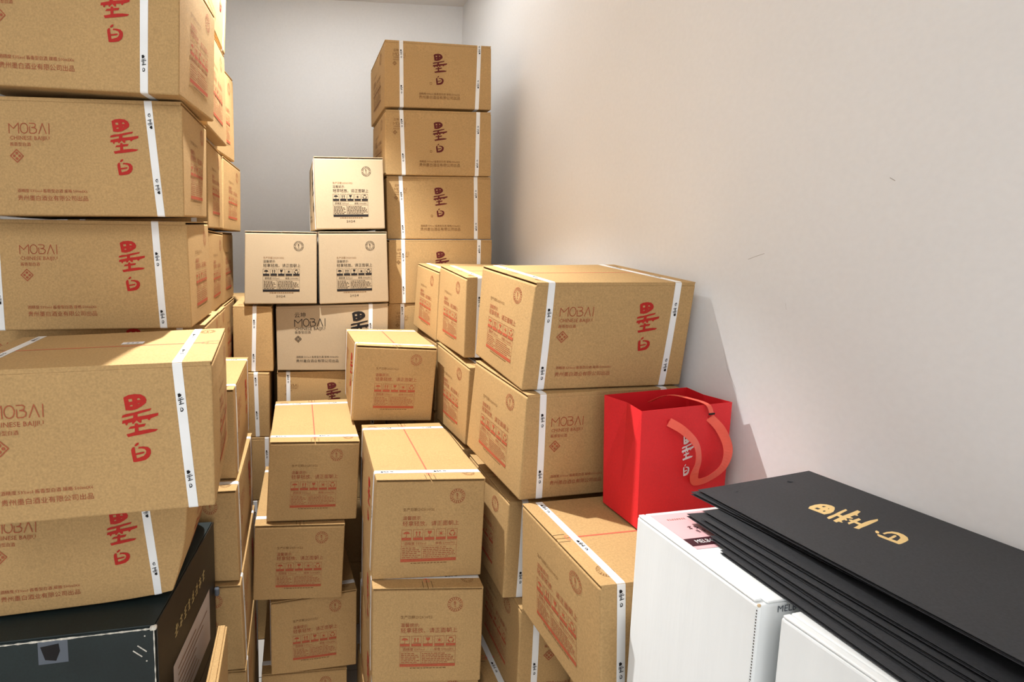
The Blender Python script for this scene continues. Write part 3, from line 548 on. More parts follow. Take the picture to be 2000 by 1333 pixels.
for k, (px_, py_, pw_, hw, hl) in enumerate(((.30, 2.25, FILL_A, .3, .45), (-.7, -.75, FILL_B, .6, .3))):  # unseen glowing panels added to raise the soft light in the room
    pn = thing('ceiling_fill_panel', ('long flat fill panel added to the ceiling over the aisle, above the picture', 'long flat fill panel added to the ceiling at the rear, behind the viewer')[k], 'lamp', (px_, py_, RZ), 'added ceiling fill panels')
    x0, x1, y0, y1 = px_ - hl, px_ + hl, py_ - hw, py_ + hw
    fr = [box_vf(x0, x1, y0, y0+.02, RZ-.012, RZ-.0005), box_vf(x0, x1, y1-.02, y1, RZ-.012, RZ-.0005), box_vf(x0, x0+.02, y0+.02, y1-.02, RZ-.012, RZ-.0005), box_vf(x1-.02, x1, y0+.02, y1-.02, RZ-.012, RZ-.0005)]
    obj('frame', *join(*fr), 'lamp_shell', pn)
    obj('diffuser', *box_vf(x0+.02, x1-.02, y0+.02, y1-.02, RZ-.006, RZ-.001), 'fill_panel_glow', pn)
    ad = bpy.data.lights.new('fill_light', 'AREA'); ad.shape = 'RECTANGLE'; ad.size = 2*hl-.05; ad.size_y = 2*hw-.05; ad.energy = pw_; ad.color = FILL_COL[k]
    ao = bpy.data.objects.new('fill_light', ad); COL.objects.link(ao); ao.parent = pn; ao.location = (0, 0, -.02)

# ------------------------------------------------------------------ cartons
class Hex:
    """a slightly deformed box: maps nominal box coordinates to world metres"""
    def __init__(s, c, bulge_side=.0025, bulge_end=.002, crush=0.0):
        s.c = np.array(c, float).reshape(8, 3); C = s.c
        d = lambda a, b: np.linalg.norm(C[a] - C[b])
        s.L = (d(0,1)+d(2,3)+d(4,5)+d(6,7)) / 4; s.W = (d(0,2)+d(1,3)+d(4,6)+d(5,7)) / 4; s.H = (d(0,4)+d(1,5)+d(2,6)+d(3,7)) / 4
        s.bs, s.be, s.crush = bulge_side, bulge_end, crush
    def __call__(s, P):
        P = np.array(P, float).reshape(-1, 3)
        fx, fy, fz = P[:,0]/s.L + .5, P[:,1]/s.W + .5, P[:,2]/s.H
        q = lambda t: np.clip(4*t*(1-t), 0, 1)
        if s.crush:
            w = np.clip((fx - .55)/.45, 0, 1)**2 * np.clip(1 - fz/.75, 0, 1)**2
            fx = fx - s.crush * .55 * w * (fx > .97) - s.crush * .3 * w; fz = fz + s.crush * .55 * w
        gy = fy + np.sign(fy-.5)*np.clip(2*np.abs(fy-.5),0,1)*s.bs/s.W*q(fx)*q(fz)
        gx = fx + np.sign(fx-.5)*np.clip(2*np.abs(fx-.5),0,1)*s.be/s.L*q(fy)*q(fz)
        out = 0
        for i in range(8):
            a, b, c = i & 1, (i >> 1) & 1, i >> 2
            out = out + ((gx if a else 1-gx)*(gy if b else 1-gy)*(fz if c else 1-fz))[:,None]*s.c[i]
        return out
    def face(s, side, e=.0007):
        """2D print metres -> box coordinates on a face"""
        L, W = s.L/2, s.W/2
        return {'front': lambda x, y: (x - L, -W - e, y), 'back': lambda x, y: (L - x, W + e, y), 'right': lambda x, y: (L + e, x - W, y), 'left': lambda x, y: (-L - e, W - x, y), 'top': lambda x, y: (x - L, y - W, s.H + e)}[side]
def place_flat(hx, F, side, name, mats, parent, e=.0007):
    fn = hx.face(side, e)
    W = hx(np.array([fn(x, y) for x, y in F.v])); g = F.g + [(len(F.v), len(F.f), None)]; o = None
    for (v0, f0, nm), (v1, f1, _) in zip(g, g[1:]):
        if f1 == f0: continue
        ms = F.m[f0:f1]; used = sorted(set(ms)); rm = {m: i for i, m in enumerate(used)}
        o = obj(nm or name, W[v0:v1], [tuple(i - v0 for i in q) for q in F.f[f0:f1]], None, parent, mats=[mats[m] for m in used], midx=[rm[m] for m in ms])
    return o
STRAP_W = .0165
def strap(hx, ut, ub, parent, flip, seed, prints=True):
    L, W, H = hx.L, hx.W, hx.H; d = .0009; r = .0035
    path = []     # (y, z, ny, nz)
    def seg(y0, z0, y1, z1, ny, nz, n=6):
        for i in range(n + 1):
            t = i / n; path.append((y0 + (y1-y0)*t, z0 + (z1-z0)*t, ny, nz))
    seg(-W/2, r, -W/2, H-r, -1, 0); path.append((-W/2+r*.29, H-r*.29, -.707, .707))
    seg(-W/2+r, H, W/2-r, H, 0, 1); path.append((W/2-r*.29, H-r*.29, .707, .707))
    seg(W/2, H-r, W/2, r, 1, 0); path.append((W/2-r*.29, r*.29, .707, -.707))
    seg(W/2-r, 0, -W/2+r, 0, 0, -1, 2); path.append((-W/2+r*.29, r*.29, -.707, -.707))
    V, F = [], []; n = len(path)
    for (yy, zz, ny, nz) in path:
        xc = (ub + (ut-ub)*min(max(zz/H, 0), 1))*L - L/2
        for dx, off in ((-STRAP_W/2, d), (STRAP_W/2, d), (STRAP_W/2, .0001), (-STRAP_W/2, .0001)):
            V.append((xc+dx, yy+ny*off, zz+nz*off if nz >= 0 else zz - .0002))
    for i in range(n):
        a, b = i*4, ((i+1) % n)*4
        F += [(a, a+1, b+1, b), (a+1, a+2, b+2, b+1), (a+3, a, b, b+3)]
    st = obj('strap', hx(V), F, 'strap_plastic', parent)
    if not prints: return st
    # the small black logo repeated along the strap
    rnd = random.Random(seed); s0 = rnd.uniform(.01, .09); tot = H + W + H; PV, PF = [], []
    while s0 < tot - .04:
        for_face = None
        if s0 + .034 < H: fn = lambda x, y, s0=s0: (x, -W/2-.0016, s0+y)
        elif s0 > H and s0 + .034 < H + W: fn = lambda x, y, s0=s0: (x, -W/2+(s0-H)+y, H+.0016)
        elif s0 > H + W and s0 + .034 < tot: fn = lambda x, y, s0=s0: (x, W/2+.0016, H-(s0-H-W)-y)
        else: s0 += .02; continue
        k = len(PV)
        for x, y in LOGO_S.v:
            xx, yy = x*.034*.62, y*.034
            if flip: xx, yy = -xx, .034 - yy
            p = fn(xx, yy); xc = (ub + (ut-ub)*min(max(p[2]/H, 0), 1))*L - L/2
            PV.append((p[0]+xc, p[1], p[2]))
        PF += [tuple(i+k for i in q) for q in LOGO_S.f]
        s0 += .142
    if PV: obj('strap_print', hx(PV), PF, 'ink_black', st)
    return st
def carton(key, label, group, t=None, straps=None, faces=('front', 'left', 'right'), bs=.0025, be=.002, crush=0, plain=False, year=None, flip=False, sticker=None, name='carton', body_mat='cardboard'):
    ty, yaw, c = BOX[key]; t = t or ty
    hx = Hex(c, bs, be, crush); L, W, H = hx.L, hx.W, hx.H
    base = hx.c[:4].mean(0)
    root = thing(name, label, 'box', tuple(base), group)
    G = .0072
    V, F = rbox((-L/2, -W/2, 0), (L/2, W/2, H - G), .004, (8, 6, 6) if not plain else (2, 2, 2))
    obj('body', hx(V), F, body_mat, root, smooth=False)
    for sgn in (-1, 1):      # the two long top flaps, folded in from the sides, meeting on the middle seam
        lift = random.uniform(0, .0012)
        ys = (-W/2, -.0007) if sgn < 0 else (.0007, W/2)
        V, F = rbox((-L/2 + .0006, ys[0], H - .003), (L/2 - .0006, ys[1], H), .0015, (6, 4, 1) if not plain else (1, 1, 1))
        e = (-W/2 if sgn < 0 else W/2 - .0028)
        v2, f2 = box_vf(-L/2 + .003, L/2 - .003, e, e + .0028, H - G - .001, H - .002)
        A = join((V.tolist(), F), (v2, f2))
        obj('flap', hx(A[0]), A[1], body_mat, root)
    if plain: return root, hx
    mats, em = INK[t], END_INK[t]
    for i, (ut, ub) in enumerate(straps if straps is not None else ((.107, .107), (.893, .893))):
        strap(hx, ut, ub, root, flip ^ (i == 1), hash(key) % 97 + i if False else sum(map(ord, key)) * 7 + i * 31)
    yr = (t == 'B') if year is None else year
    for fc in faces:
        if fc in ('front', 'back'): place_flat(hx, side_print(L, H, t), fc, 'side_print', mats, root)
        else: place_flat(hx, end_print(W, H, yr), fc, 'end_print', em, root)
    # top: tear line on the seam, carry-slot cuts, round seal
    F = Flat()
    F.mark('tear_line')
    if t == 'R': F.rect(.030, W/2 - .0022, L - .030, W/2 + .0022, 0, nx=8); F.frame(.022, W/2 - .007, .034, W/2 + .007, .0012, 0); F.frame(L - .034, W/2 - .007, L - .022, W/2 + .007, .0012, 0)
    F.mark('carry_slot')
    for x0, x1 in ((.0005, .026), (L - .026, L - .0005)):
        for dy in (-.012, .012): F.rect(x0, W/2 + dy - .0006, x1, W/2 + dy + .0006, 1)
    F.mark('seal_print'); F.add(SEAL, .035, .035, .016, .016, 2); F.mark('seal_print'); F.add(SEAL, L - .035, W - .035, .016, .016, 2)
    place_flat(hx, F, 'top', 'top_print', ['tape_red', 'ink_dark_soft', 'ink_brown'], root, .0003)
    if sticker:
        u, v = sticker
        S = Flat(); S.rect(u*L, v*W, u*L + .042, v*W + .020, 0); place_flat(hx, S, 'top', 'sticker', ['sticker_white'], root, .0006)
        S = Flat(); marks(S, u*L + .009, v*W + .006, 3, .006, .007, .003); place_flat(hx, S, 'top', 'sticker_print', ['ink_black'], root, .0009)
    return root, hx
ALL4 = ('front', 'back', 'left', 'right')
RG, BG, MG = 'brown cartons printed in red', 'brown cartons printed in black', 'brown cartons printed in maroon'
S2 = ((.15, .15), (.875, .87))
def rs(*ds):
    return ds
SPEC = [
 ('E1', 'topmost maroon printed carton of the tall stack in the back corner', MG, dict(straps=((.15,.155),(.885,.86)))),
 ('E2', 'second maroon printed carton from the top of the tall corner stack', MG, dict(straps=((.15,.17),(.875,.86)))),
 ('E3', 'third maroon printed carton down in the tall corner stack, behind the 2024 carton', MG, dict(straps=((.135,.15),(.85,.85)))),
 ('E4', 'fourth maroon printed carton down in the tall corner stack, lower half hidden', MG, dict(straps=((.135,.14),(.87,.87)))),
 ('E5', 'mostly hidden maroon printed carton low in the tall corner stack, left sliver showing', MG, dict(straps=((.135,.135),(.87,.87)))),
 ('D1', 'topmost of the three 2024 cartons, standing on two others at the back', BG, dict(faces=ALL4, be=.001, body_mat='cardboard_pale')),
 ('D2', 'left one of the two lower 2024 cartons, pale end towards the viewer', BG, dict(faces=ALL4, be=.001, body_mat='cardboard_pale')),
 ('D3', 'right one of the two lower 2024 cartons, under the topmost 2024 carton', BG, dict(faces=ALL4, be=.001, body_mat='cardboard_pale')),
 ('D4', 'carton with large black brush character and lettering, under the 2024 cartons', BG, dict(straps=((.84,.84),), year=True, body_mat='cardboard_pale')),
 ('D5', 'plain sided strapped carton under the left 2024 carton at the back', MG, dict(straps=((.56,.50),), faces=('right',))),
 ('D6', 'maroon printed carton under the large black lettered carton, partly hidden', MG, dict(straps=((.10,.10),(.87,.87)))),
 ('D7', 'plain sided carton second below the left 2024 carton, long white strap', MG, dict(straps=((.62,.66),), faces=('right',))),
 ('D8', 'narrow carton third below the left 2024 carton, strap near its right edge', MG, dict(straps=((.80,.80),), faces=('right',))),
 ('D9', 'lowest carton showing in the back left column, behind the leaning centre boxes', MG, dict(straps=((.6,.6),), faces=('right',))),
 ('A1', 'top carton of the left foreground stack, cut off by the upper edge', RG, dict(straps=((.846,.84),(.05,.05)), bs=.004)),
 ('A2', 'second carton of the left foreground stack with slanting white strap', RG, dict(straps=((.832,.884),(.05,.05)), bs=.004, flip=True)),
 ('A3', 'third carton of the left foreground stack, resting above the jutting carton', RG, dict(straps=((.838,.856),(.05,.05)))),
 ('A4', 'large nearest carton jutting out of the left stack, brightly lit top corner and small sticker', RG, dict(straps=((.862,.911),(.10,.08)), bs=.004, be=.006, sticker=(.55,.55))),
 ('A5', 'crushed bulging carton under the jutting one, on top of the dark green box', RG, dict(straps=((.80,.885),(.06,.06)), bs=.010, be=.014, crush=.07, flip=True)),
 ('B1', 'high carton just behind the top left foreground carton, narrow lit end showing', RG, dict(faces=('right','front'))),
 ('B2', 'carton behind the second left foreground carton, end half in curved shadow', RG, dict(faces=('right','front'))),
 ('B3', 'carton behind the third left foreground carton, lit end with small red print', RG, dict(faces=('right','front'))),
 ('B4', 'low flat carton directly beneath the third left foreground carton', RG, dict(faces=('right','front'))),
 ('B5', 'low flat carton in shade under the second column on the left', RG, dict(faces=('right','front'))),
 ('C1', 'upper carton of the farthest left column, thin pale sliver against the wall', RG, dict(faces=('right','front'))),
 ('C2', 'carton of the farthest left column jutting out past the others beside the bare wall', RG, dict(faces=('right','front'))),
 ('C3', 'third carton down the farthest left column, end mostly in shade', RG, dict(faces=('right','front'))),
 ('C4', 'fourth carton down the farthest left column, beside the strapped back carton', RG, dict(faces=('right','front'))),
 ('T1', 'overexposed carton at the very top left, long printed side facing the aisle', RG, dict(faces=ALL4)),
 ('M1', 'narrow looking carton behind the jutting left carton, bright top with two straps', RG, dict(faces=ALL4)),
 ('M2', 'second carton of the low aisle column on the left, round seal on top', RG, dict(faces=ALL4)),
 ('M3', 'third carton of the low aisle column, beside the dark green case', RG, dict(faces=ALL4)),
 ('M4', 'bottom carton of the low aisle column, cut off by the lower edge', RG, dict(faces=ALL4)),
 ('F1', 'farthest lit carton end in the right hand row, next to the tall stack', RG, dict(faces=('left','front'))),
 ('F2', 'second lit carton in the right hand row, behind the big upper right carton', RG, dict(faces=('left','front'))),
 ('F3', 'carton below the second one of the right hand row, lit end', RG, dict(faces=('left','front'))),
 ('F4', 'hidden carton under the farthest one of the right hand row', RG, dict(faces=('left','front'))),
 ('G1', 'big upper right carton leaning by the wall, above the red bag', RG, dict(straps=((.094,.112),(.885,.875)), bs=.004)),
 ('G2', 'carton under the big upper right one, left of the red bag', RG, dict(straps=((.10,.125),(.89,.89)))),
 ('G3', 'carton the red bag stands on, half its top brightly lit', RG, dict(straps=((.098,.098),(.9,.9)), sticker=(.42,.27))),
 ('H1', 'carton wedged between the front centre stack and the red bag carton', RG, dict(faces=('left','front'), bs=.005, be=.006)),
 ('H2', 'shaded carton under the wedged one, white strap near the bottom edge', RG, dict(faces=('left','front'))),
 ('H3', 'lowest right carton, only its lit top strip showing by the front centre stack', RG, dict(faces=('left','front'))),
 ('J1', 'upper carton of the front centre stack, long lit top with red line', RG, dict(faces=ALL4)),
 ('J2', 'second carton of the front centre stack, end with red label at bottom', RG, dict(faces=ALL4)),
 ('J3', 'third carton of the front centre stack, below the picture edge', RG, dict(faces=ALL4)),
 ('I1', 'short carton on top of the front centre stack, in the middle of the pile', RG, dict(faces=ALL4)),
 ('I2', 'top carton of the centre left stack with bright top and red seam', RG, dict(faces=ALL4)),
 ('I3', 'second carton of the centre left stack, shifted to the left', RG, dict(faces=ALL4)),
 ('I4', 'third carton of the centre left stack, tilted, in deep shade', RG, dict(faces=ALL4)),
 ('I5', 'bottom carton of the centre left stack, only its upper rim showing', RG, dict(faces=ALL4)),
]
HX = {}
for key, label, grp, kw in SPEC:
    if BOX[key][0] == 'S': kw = dict(kw, t='R')
    _, HX[key] = carton(key, label, grp, **kw)
for key in BOX:
    if key[0] == 'h' and BOX[key][0] in 'RM':
        st = {'hD9': 'the back left column', 'hW': 'the left 2024 cartons at the rear', 'hC': 'the farthest left column', 'hE': 'the tall corner stack', 'hD6': 'the large black lettered carton', 'hF3': 'the second carton of the right hand row', 'hF4': 'the farthest carton of the right hand row', 'hJ': 'the front centre stack', 'hM': 'the low aisle column', 'hH': 'the lowest right carton', 'hG': 'the red bag carton'}[key.split('_')[0]]
        n = int(key.split('_')[1])
        carton(key, f"plain carton out of sight under {st}, {('first', 'second', 'third', 'fourth', 'fifth')[n]} down", 'cartons hidden at the foot of the stacks', plain=True)

# ------------------------------------------------------------------ dark green / brown boxes at lower left
def dark_box(key, label, full):
    hx = Hex(BOX[key][2], .001, .001); L, W, H = hx.L, hx.W, hx.H
    root = thing('gift_box_case', label, 'box', tuple(hx.c[:4].mean(0)), 'dark green cases')
    V, F = rbox((-L/2, -W/2, 0), (L/2 - .003, W/2, H - .004), .003, (4, 3, 3)); obj('body', hx(V), F, 'green_board', root)
    V, F = rbox((-L/2 + .002, -W/2 + .002, H - .004), (L/2 - .004, W/2 - .002, H), .0015, (2, 2, 1)); obj('lid', hx(V), F, 'green_board', root)
    V, F = rbox((L/2 - .003, -W/2 + .006, 0), (L/2, W/2, H - .001), .0015, (1, 3, 3)); ep = obj('end_panel', hx(V), F, 'brown_board', root)
    if not full: return
    rnd = random.Random(5)
    def rag(p0, p1, w, n, axis):
        P, Q = np.array(p0), np.array(p1); V, F = [], []
        for i in range(n + 1):
            t = i / n; c = P + (Q - P) * t; ww = w * rnd.uniform(.4, 1.5)
            V += [c - np.array(axis) * ww / 2, c + np.array(axis) * ww / 2 + np.array((0, -.0004, .0004))]
            if i: F.append((2*i-2, 2*i, 2*i+1, 2*i-1))
        return V, F
    V, F = rag((-L/2, -W/2 - .0007, H - .006), (L/2 - .004, -W/2 - .0007, H - .006), .0032, 60, (0, 0, 1)); obj('worn_edge', hx(V), F, 'worn_edge', root)
    V, F = rag((L/2 - .004, -W/2 - .0009, .0), (L/2 - .004, -W/2 - .0009, H - .004), .0022, 30, (1, 0, 0)); obj('worn_edge', hx(V), F, 'worn_edge', root)
    V, F = rbox((L/2 - .012, -W/2 - .003, H - .010), (L/2 + .001, -W/2 + .006, H - .001), .003, (1, 1, 1)); obj('frayed_corner', hx(V), F, 'worn_edge', root)
    S = Flat()
    for x0, y0 in ((L - .045, H - .050), (L - .036, H - .040)): S.line([(x0, y0), (x0 + .016, y0 - .014)], .0025, 0)
    for x0, y0 in ((L - .022, H - .02), (L - .02, H - .075)): S.poly(circle(x0, y0, .0018, 6), 0)
    place_flat(hx, S, 'front', 'scratch', ['worn_edge'], root)
    S = Flat(); S.rect(L*.52, H - .055, L*.52 + .055, H - .007, 0); place_flat(hx, S, 'front', 'tape_patch', ['cap_grey'], root, .0006)
    S = Flat(); S.poly([(L*.53, H-.018), (L*.53+.034, H-.014), (L*.53+.036, H-.03), (L*.53+.028, H-.05), (L*.53+.008, H-.046)], 0); place_flat(hx, S, 'front', 'tear', ['ink_black'], root, .0010)
    # end face: pale printed label and a column of gold characters
    S = Flat(); S.rect(.075, .045, W - .055, .190, 0); place_flat(hx, S, 'right', 'paper_label', ['label_paper'], ep, .0008)
    S = Flat()
    for i in range(7):
        y = .065 + i * .016; S.rect(.10, y, .10 + rnd.uniform(.10, .2), y + .003, 0)
    place_flat(hx, S, 'right', 'label_print', ['ink_brown'], ep, .0012)
    S = Flat(); marks(S, .09, H - .105, 8, .020, .026, .006, 0, 4); place_flat(hx, S, 'right', 'gold_print', ['gold_ink'], ep, .0008)
    V, F = lathe(0, 0, [(.005, 0), (.007, .003), (.007, .02), (.005, .023)], 12)
    V = np.array(V) + np.array(hx([(L/2 + .008, W/2 - .012, .14)])[0]); obj('plastic_clip', V, F, 'cap_grey', root)
dark_box('A6', 'dark green case with worn white edges under the crushed carton, lower left', True)
for k, w in (('hA_0', 'just beneath'), ('hA_1', 'two levels beneath')): dark_box(k, 'dark green case out of sight ' + w + ' the worn dark green one', False)

# flattened carton standing on edge
c = np.array(BOX['FLAT'][2]).reshape(8, 3); hx = Hex(c, 0, 0); L, W, H = hx.L, hx.W, hx.H
root = thing('flattened_carton', 'flattened brown carton on its edge beside the dark green case, lit top edge', 'box', tuple(c[:4].mean(0)))
for i, (a, b) in enumerate(((-.5, -.28), (-.275, .28), (.285, .5))):
    V, F = rbox((a*L, -W/2 + .004 * (i % 2), 0), (b*L, W/2 - .002 * i, H - .002 * ((i + 1) % 2)), .002, (1, 4, 4)); obj('sheet', hx(V), F, 'cardboard', root)

# ------------------------------------------------------------------ white corrugated boxes at lower right
def white_box(key, label, full, pink):
    hx = Hex(BOX[key][2], .003 if full else 0, .003 if full else 0); L, W, H = hx.L, hx.W, hx.H
    root = thing('white_carton', label, 'box', tuple(hx.c[:4].mean(0)), 'white corrugated boxes')
    V, F = rbox((-L/2, -W/2, 0), (L/2, W/2, H - .0045), .004, (6, 6, 8) if full else (1, 1, 1)); obj('body', hx(V), F, 'white_board', root)
    V, F = rbox((-L/2 + .013, -W/2, H - .0045), (L/2, W/2 - .002, H), .003, (4, 4, 1)); lid = obj('lid', hx(V), F, 'white_board', root)
    V, F = rbox((-L/2 + .0005, -W/2 + .006, H - .0045), (-L/2 + .0122, W/2 - .002, H - .0004), .002, (1, 4, 1)); obj('side_flap', hx(V), F, 'white_board', root)
    if not full: return
    V, F = [], []
    for i in range(90):
        z = .003 + (H - .012) * i / 90; k = len(V)
        V += [(-L/2 - .0008, -W/2 + .002, z), (-L/2 - .0008, -W/2 + .0006, z), (-L/2 - .0008, -W/2 + .0006, z + .0022), (-L/2 - .0008, -W/2 + .002, z + .0022)]; F.append((k, k+1, k+2, k+3))
    ce = obj('corrugated_edge', hx(V), F, 'ink_dark_soft', root)
    V, F = rbox((-L/2 - .0005, -W/2 - .0003, H - .0075), (-L/2 + .0045, -W/2 + .0025, H - .003), .002, (1, 1, 1)); obj('torn_corner', hx(V), F, 'cardboard_core', root)
    S = Flat(); put_text(S, 'MELBOURNE', .030, H - .017, .075, 0); place_flat(hx, S, 'front', 'box_print', ['cap_grey'], root)
    if pink:
        S = Flat(); S.rect(.016, W - .103, L - .02, W - .010, 0, nx=3)
        pl = place_flat(hx, S, 'top', 'pink_label', ['label_pink'], lid, .0005)
        S = Flat(); S.rect(.016, W - .096, L - .02, W - .078, 0, nx=3); place_flat(hx, S, 'top', 'dark_band', ['label_wine'], lid, .0009)
        S = Flat(); put_text(S, 'MELBOURNE', .030, W - .091, .062, 0, height=.008); place_flat(hx, S, 'top', 'band_print', ['sticker_white'], lid, .0013)
        S = Flat(); marks(S, .034, W - .029, 8, .0035, .004, .001, 1, 2); marks(S, .050, W - .056, 2, .008, .008, .003, 0, 3); marks(S, .056, W - .066, 2, .007, .007, .003, 0, 6)
        place_flat(hx, S, 'top', 'label_print', ['label_wine', 'ink_red_faded'], lid, .0009)
white_box('K1', 'white corrugated box with pink label on its lid, in front of the red bag', True, True)
white_box('K2', 'white corrugated box nearest the viewer under the black paper bags', True, False)
for k, w in (('hK1_0', 'directly beneath the pink labelled one'), ('hK1_1', 'on the floor under the pink labelled one'), ('hK2_0', 'directly beneath the nearest one'), ('hK2_1', 'on the floor under the nearest one')): white_box(k, 'white corrugated box out of sight ' + w, False, False)

# ------------------------------------------------------------------ red paper gift bag
Z0, Z1 = 1.107, 1.368
rim = dict(bl=(.706, 1.043), fl=(.716, .932), fr=(.958, .970), br=(.943, 1.081))
bot = dict(bl=(.718, 1.042), fl=(.724, .933), fr=(.955, .968), br=(.946, 1.076))
P = lambda d, k, z: np.array((*d[k], z))
bag = thing('gift_bag', 'open red paper gift bag with ribbon handles standing on a carton by the wall', 'bag', (.83, 1.0, Z0))
def sheet(name, quads, mat, th, parent, inner=None):
    """panel from quads (a,b,c,d counter-clockwise seen from outside), thickened inwards"""
    V, F, M = [], [], []
    for q in quads:
        q = [np.array(p, float) for p in q]; n = np.cross(q[1]-q[0], q[3]-q[0]); n /= np.linalg.norm(n)
        k = len(V); V += q + [p - n*th for p in q]
        F += [(k,k+1,k+2), (k,k+2,k+3), (k+6,k+5,k+4), (k+7,k+6,k+4), (k,k+4,k+5,k+1), (k+1,k+5,k+6,k+2), (k+2,k+6,k+7,k+3), (k+3,k+7,k+4,k)]; M += [0, 0, 1, 1, 0, 0, 0, 0]
    return obj(name, V, F, None, parent, mats=[mat, inner or mat], midx=M)
def grid_quads(a, b, c, d, n, bow, nrm):
    """quad a(bl) b(br) c(tr) d(tl) split in n columns and bowed along nrm"""
    G = []
    for i in range(n + 1):
        t = i / n; col = []
        for j in range(n + 1):
            s_ = j / n; p = (a*(1-t) + b*t)*(1-s_) + (d*(1-t) + c*t)*s_
            col.append(p + np.array(nrm) * bow * 4*t*(1-t) * 4*s_*(1-s_))
        G.append(col)
    return [(G[i][j], G[i+1][j], G[i+1][j+1], G[i][j+1]) for i in range(n) for j in range(n)]
fpan = sheet('front_panel', [(P(bot,'fl',Z0), P(bot,'fr',Z0), P(rim,'fr',Z1), P(rim,'fl',Z1))], 'red_paper', .0008, bag, 'red_paper_inside')
sheet('back_panel', [(P(bot,'br',Z0), P(bot,'bl',Z0), P(rim,'bl',Z1), P(rim,'br',Z1))], 'red_paper', .0008, bag, 'red_paper_inside')
for a, b, ins in (('bl', 'fl', 1), ('fr', 'br', -1)):
    m1 = (P(rim,a,Z1) + P(rim,b,Z1))/2 + np.array((.012*ins, 0, 0)); g0 = (P(bot,a,Z0) + P(bot,b,Z0))/2
    k = .3; ka, kb = P(bot,a,Z0)*(1-k) + P(rim,a,Z1)*k, P(bot,b,Z0)*(1-k) + P(rim,b,Z1)*k; km = (ka + kb)/2 + np.array((.002*ins, 0, 0))
    sheet('gusset', [(P(bot,a,Z0), g0, km, ka), (g0, P(bot,b,Z0), kb, km), (ka, km, m1, P(rim,a,Z1)), (km, kb, P(rim,b,Z1), m1)], 'red_paper', .0008, bag, 'red_paper_inside')
sheet('bottom_panel', [(P(bot,'bl',Z0+.001), P(bot,'br',Z0+.001), P(bot,'fr',Z0+.001), P(bot,'fl',Z0+.001))][::-1], 'red_paper', .0008, bag)
fl_, fr_ = np.array(rim['fl']), np.array(rim['fr']); dv = (fr_ - fl_) / np.linalg.norm(fr_ - fl_); nv = np.array((dv[1], -dv[0]))
def bagp(s, z, off): q = fl_ + dv*s + nv*off; return np.array((q[0], q[1], z))
def ribbon(name, pts, w, parent, mat='red_ribbon'):
    """flat ribbon along pts (each (pos, width direction)), smoothed"""
    C = [np.array(p, float) for p, _ in pts]; D = [np.array(d, float) for _, d in pts]; Q, E = [], []
    for i in range(len(C) - 1):
        p0, p1, p2, p3 = C[max(i-1,0)], C[i], C[i+1], C[min(i+2, len(C)-1)]
        for j in range(6):
            t = j / 6; Q.append(.5*((2*p1) + (-p0+p2)*t + (2*p0-5*p1+4*p2-p3)*t*t + (-p0+3*p1-3*p2+p3)*t**3)); E.append(D[i]*(1-t) + D[i+1]*t)
    Q.append(C[-1]); E.append(D[-1]); V, F = [], []
    for i, (q, e) in enumerate(zip(Q, E)):
        e = e / np.linalg.norm(e); tn = Q[min(i+1, len(Q)-1)] - Q[max(i-1, 0)]; tn /= np.linalg.norm(tn); nn = np.cross(tn, e); nn /= np.linalg.norm(nn)
        V += [q - e*w/2 + nn*.0003, q + e*w/2 + nn*.0003, q + e*w/2 - nn*.0003, q - e*w/2 - nn*.0003]
        if i:
            a, b = 4*i-4, 4*i
            for k in range(4): F.append((a+k, a+(k+1) % 4, b+(k+1) % 4, b+k))
    F += [(3,2,1,0), tuple(range(len(V)-4, len(V)))]
    return obj(name, V, F, mat, parent)
D3 = np.array((*dv, 0)); N3 = np.array((*nv, 0)); UPZ = np.array((0, 0, 1.0))
HP = [(.072, 1.339, .0008), (.092, 1.325, .018), (.118, 1.296, .028), (.130, 1.258, .026), (.134, 1.222, .016), (.148, 1.200, .010), (.176, 1.208, .016), (.204, 1.236, .024), (.212, 1.275, .024), (.200, 1.315, .014), (.183, 1.339, .0008)]
HC = [bagp(*p) for p in HP]; HW = []
for i in range(len(HC)):
    tn = HC[min(i+1, len(HC)-1)] - HC[max(i-1, 0)]; w_ = np.cross(tn / np.linalg.norm(tn), N3); HW.append(w_ / np.linalg.norm(w_) + N3 * .35 * math.sin(i * .9))
HW[0] = HW[1] * .6 + HW[0] * .4
ribbon('handle', list(zip(HC, HW)), .020, fpan)
ribbon('handle', [(bagp(.125, 1.345, -.100), D3), (bagp(.135, 1.374, -.060), D3), (bagp(.155, 1.376, -.020), D3), (bagp(.170, 1.370, .004), D3), (bagp(.178, 1.352, .008), D3)], .012, bag)
V, F = rbox((-.008, -.001, -.002), (.008, .001, .002), .0006, (1, 1, 1)); tc_ = bagp(.1785, 1.350, .0085)
obj('ribbon_tip', [tc_ + D3*v[0] + N3*v[1] + UPZ*v[2] for v in V], F, 'ink_black', bag)
S = Flat(); S.add(LOGO, 0, 0, .066, .094)
tri = lambda x, z: (lambda t: (fl_ + dv*x))(0)
def front_pt(s, z, off):
    t = (z - Z0) / (Z1 - Z0); a = P(bot,'fl',Z0)*(1-t) + P(rim,'fl',Z1)*t; b = P(bot,'fr',Z0)*(1-t) + P(rim,'fr',Z1)*t
    q = a + (b - a) * (s / .245); return q + N3*off
obj('bag_print', [front_pt(.128 + x, 1.212 + y, .0008) for x, y in S.v], S.f, 'sticker_white', fpan)
for s_ in (.072, .183):
    q = front_pt(s_, 1.34, .0006); S = circle(0, 0, .005, 10); obj('ribbon_hole', [q + D3*a + UPZ*b for a, b in S], [tuple(range(10))], 'red_paper_inside', fpan)

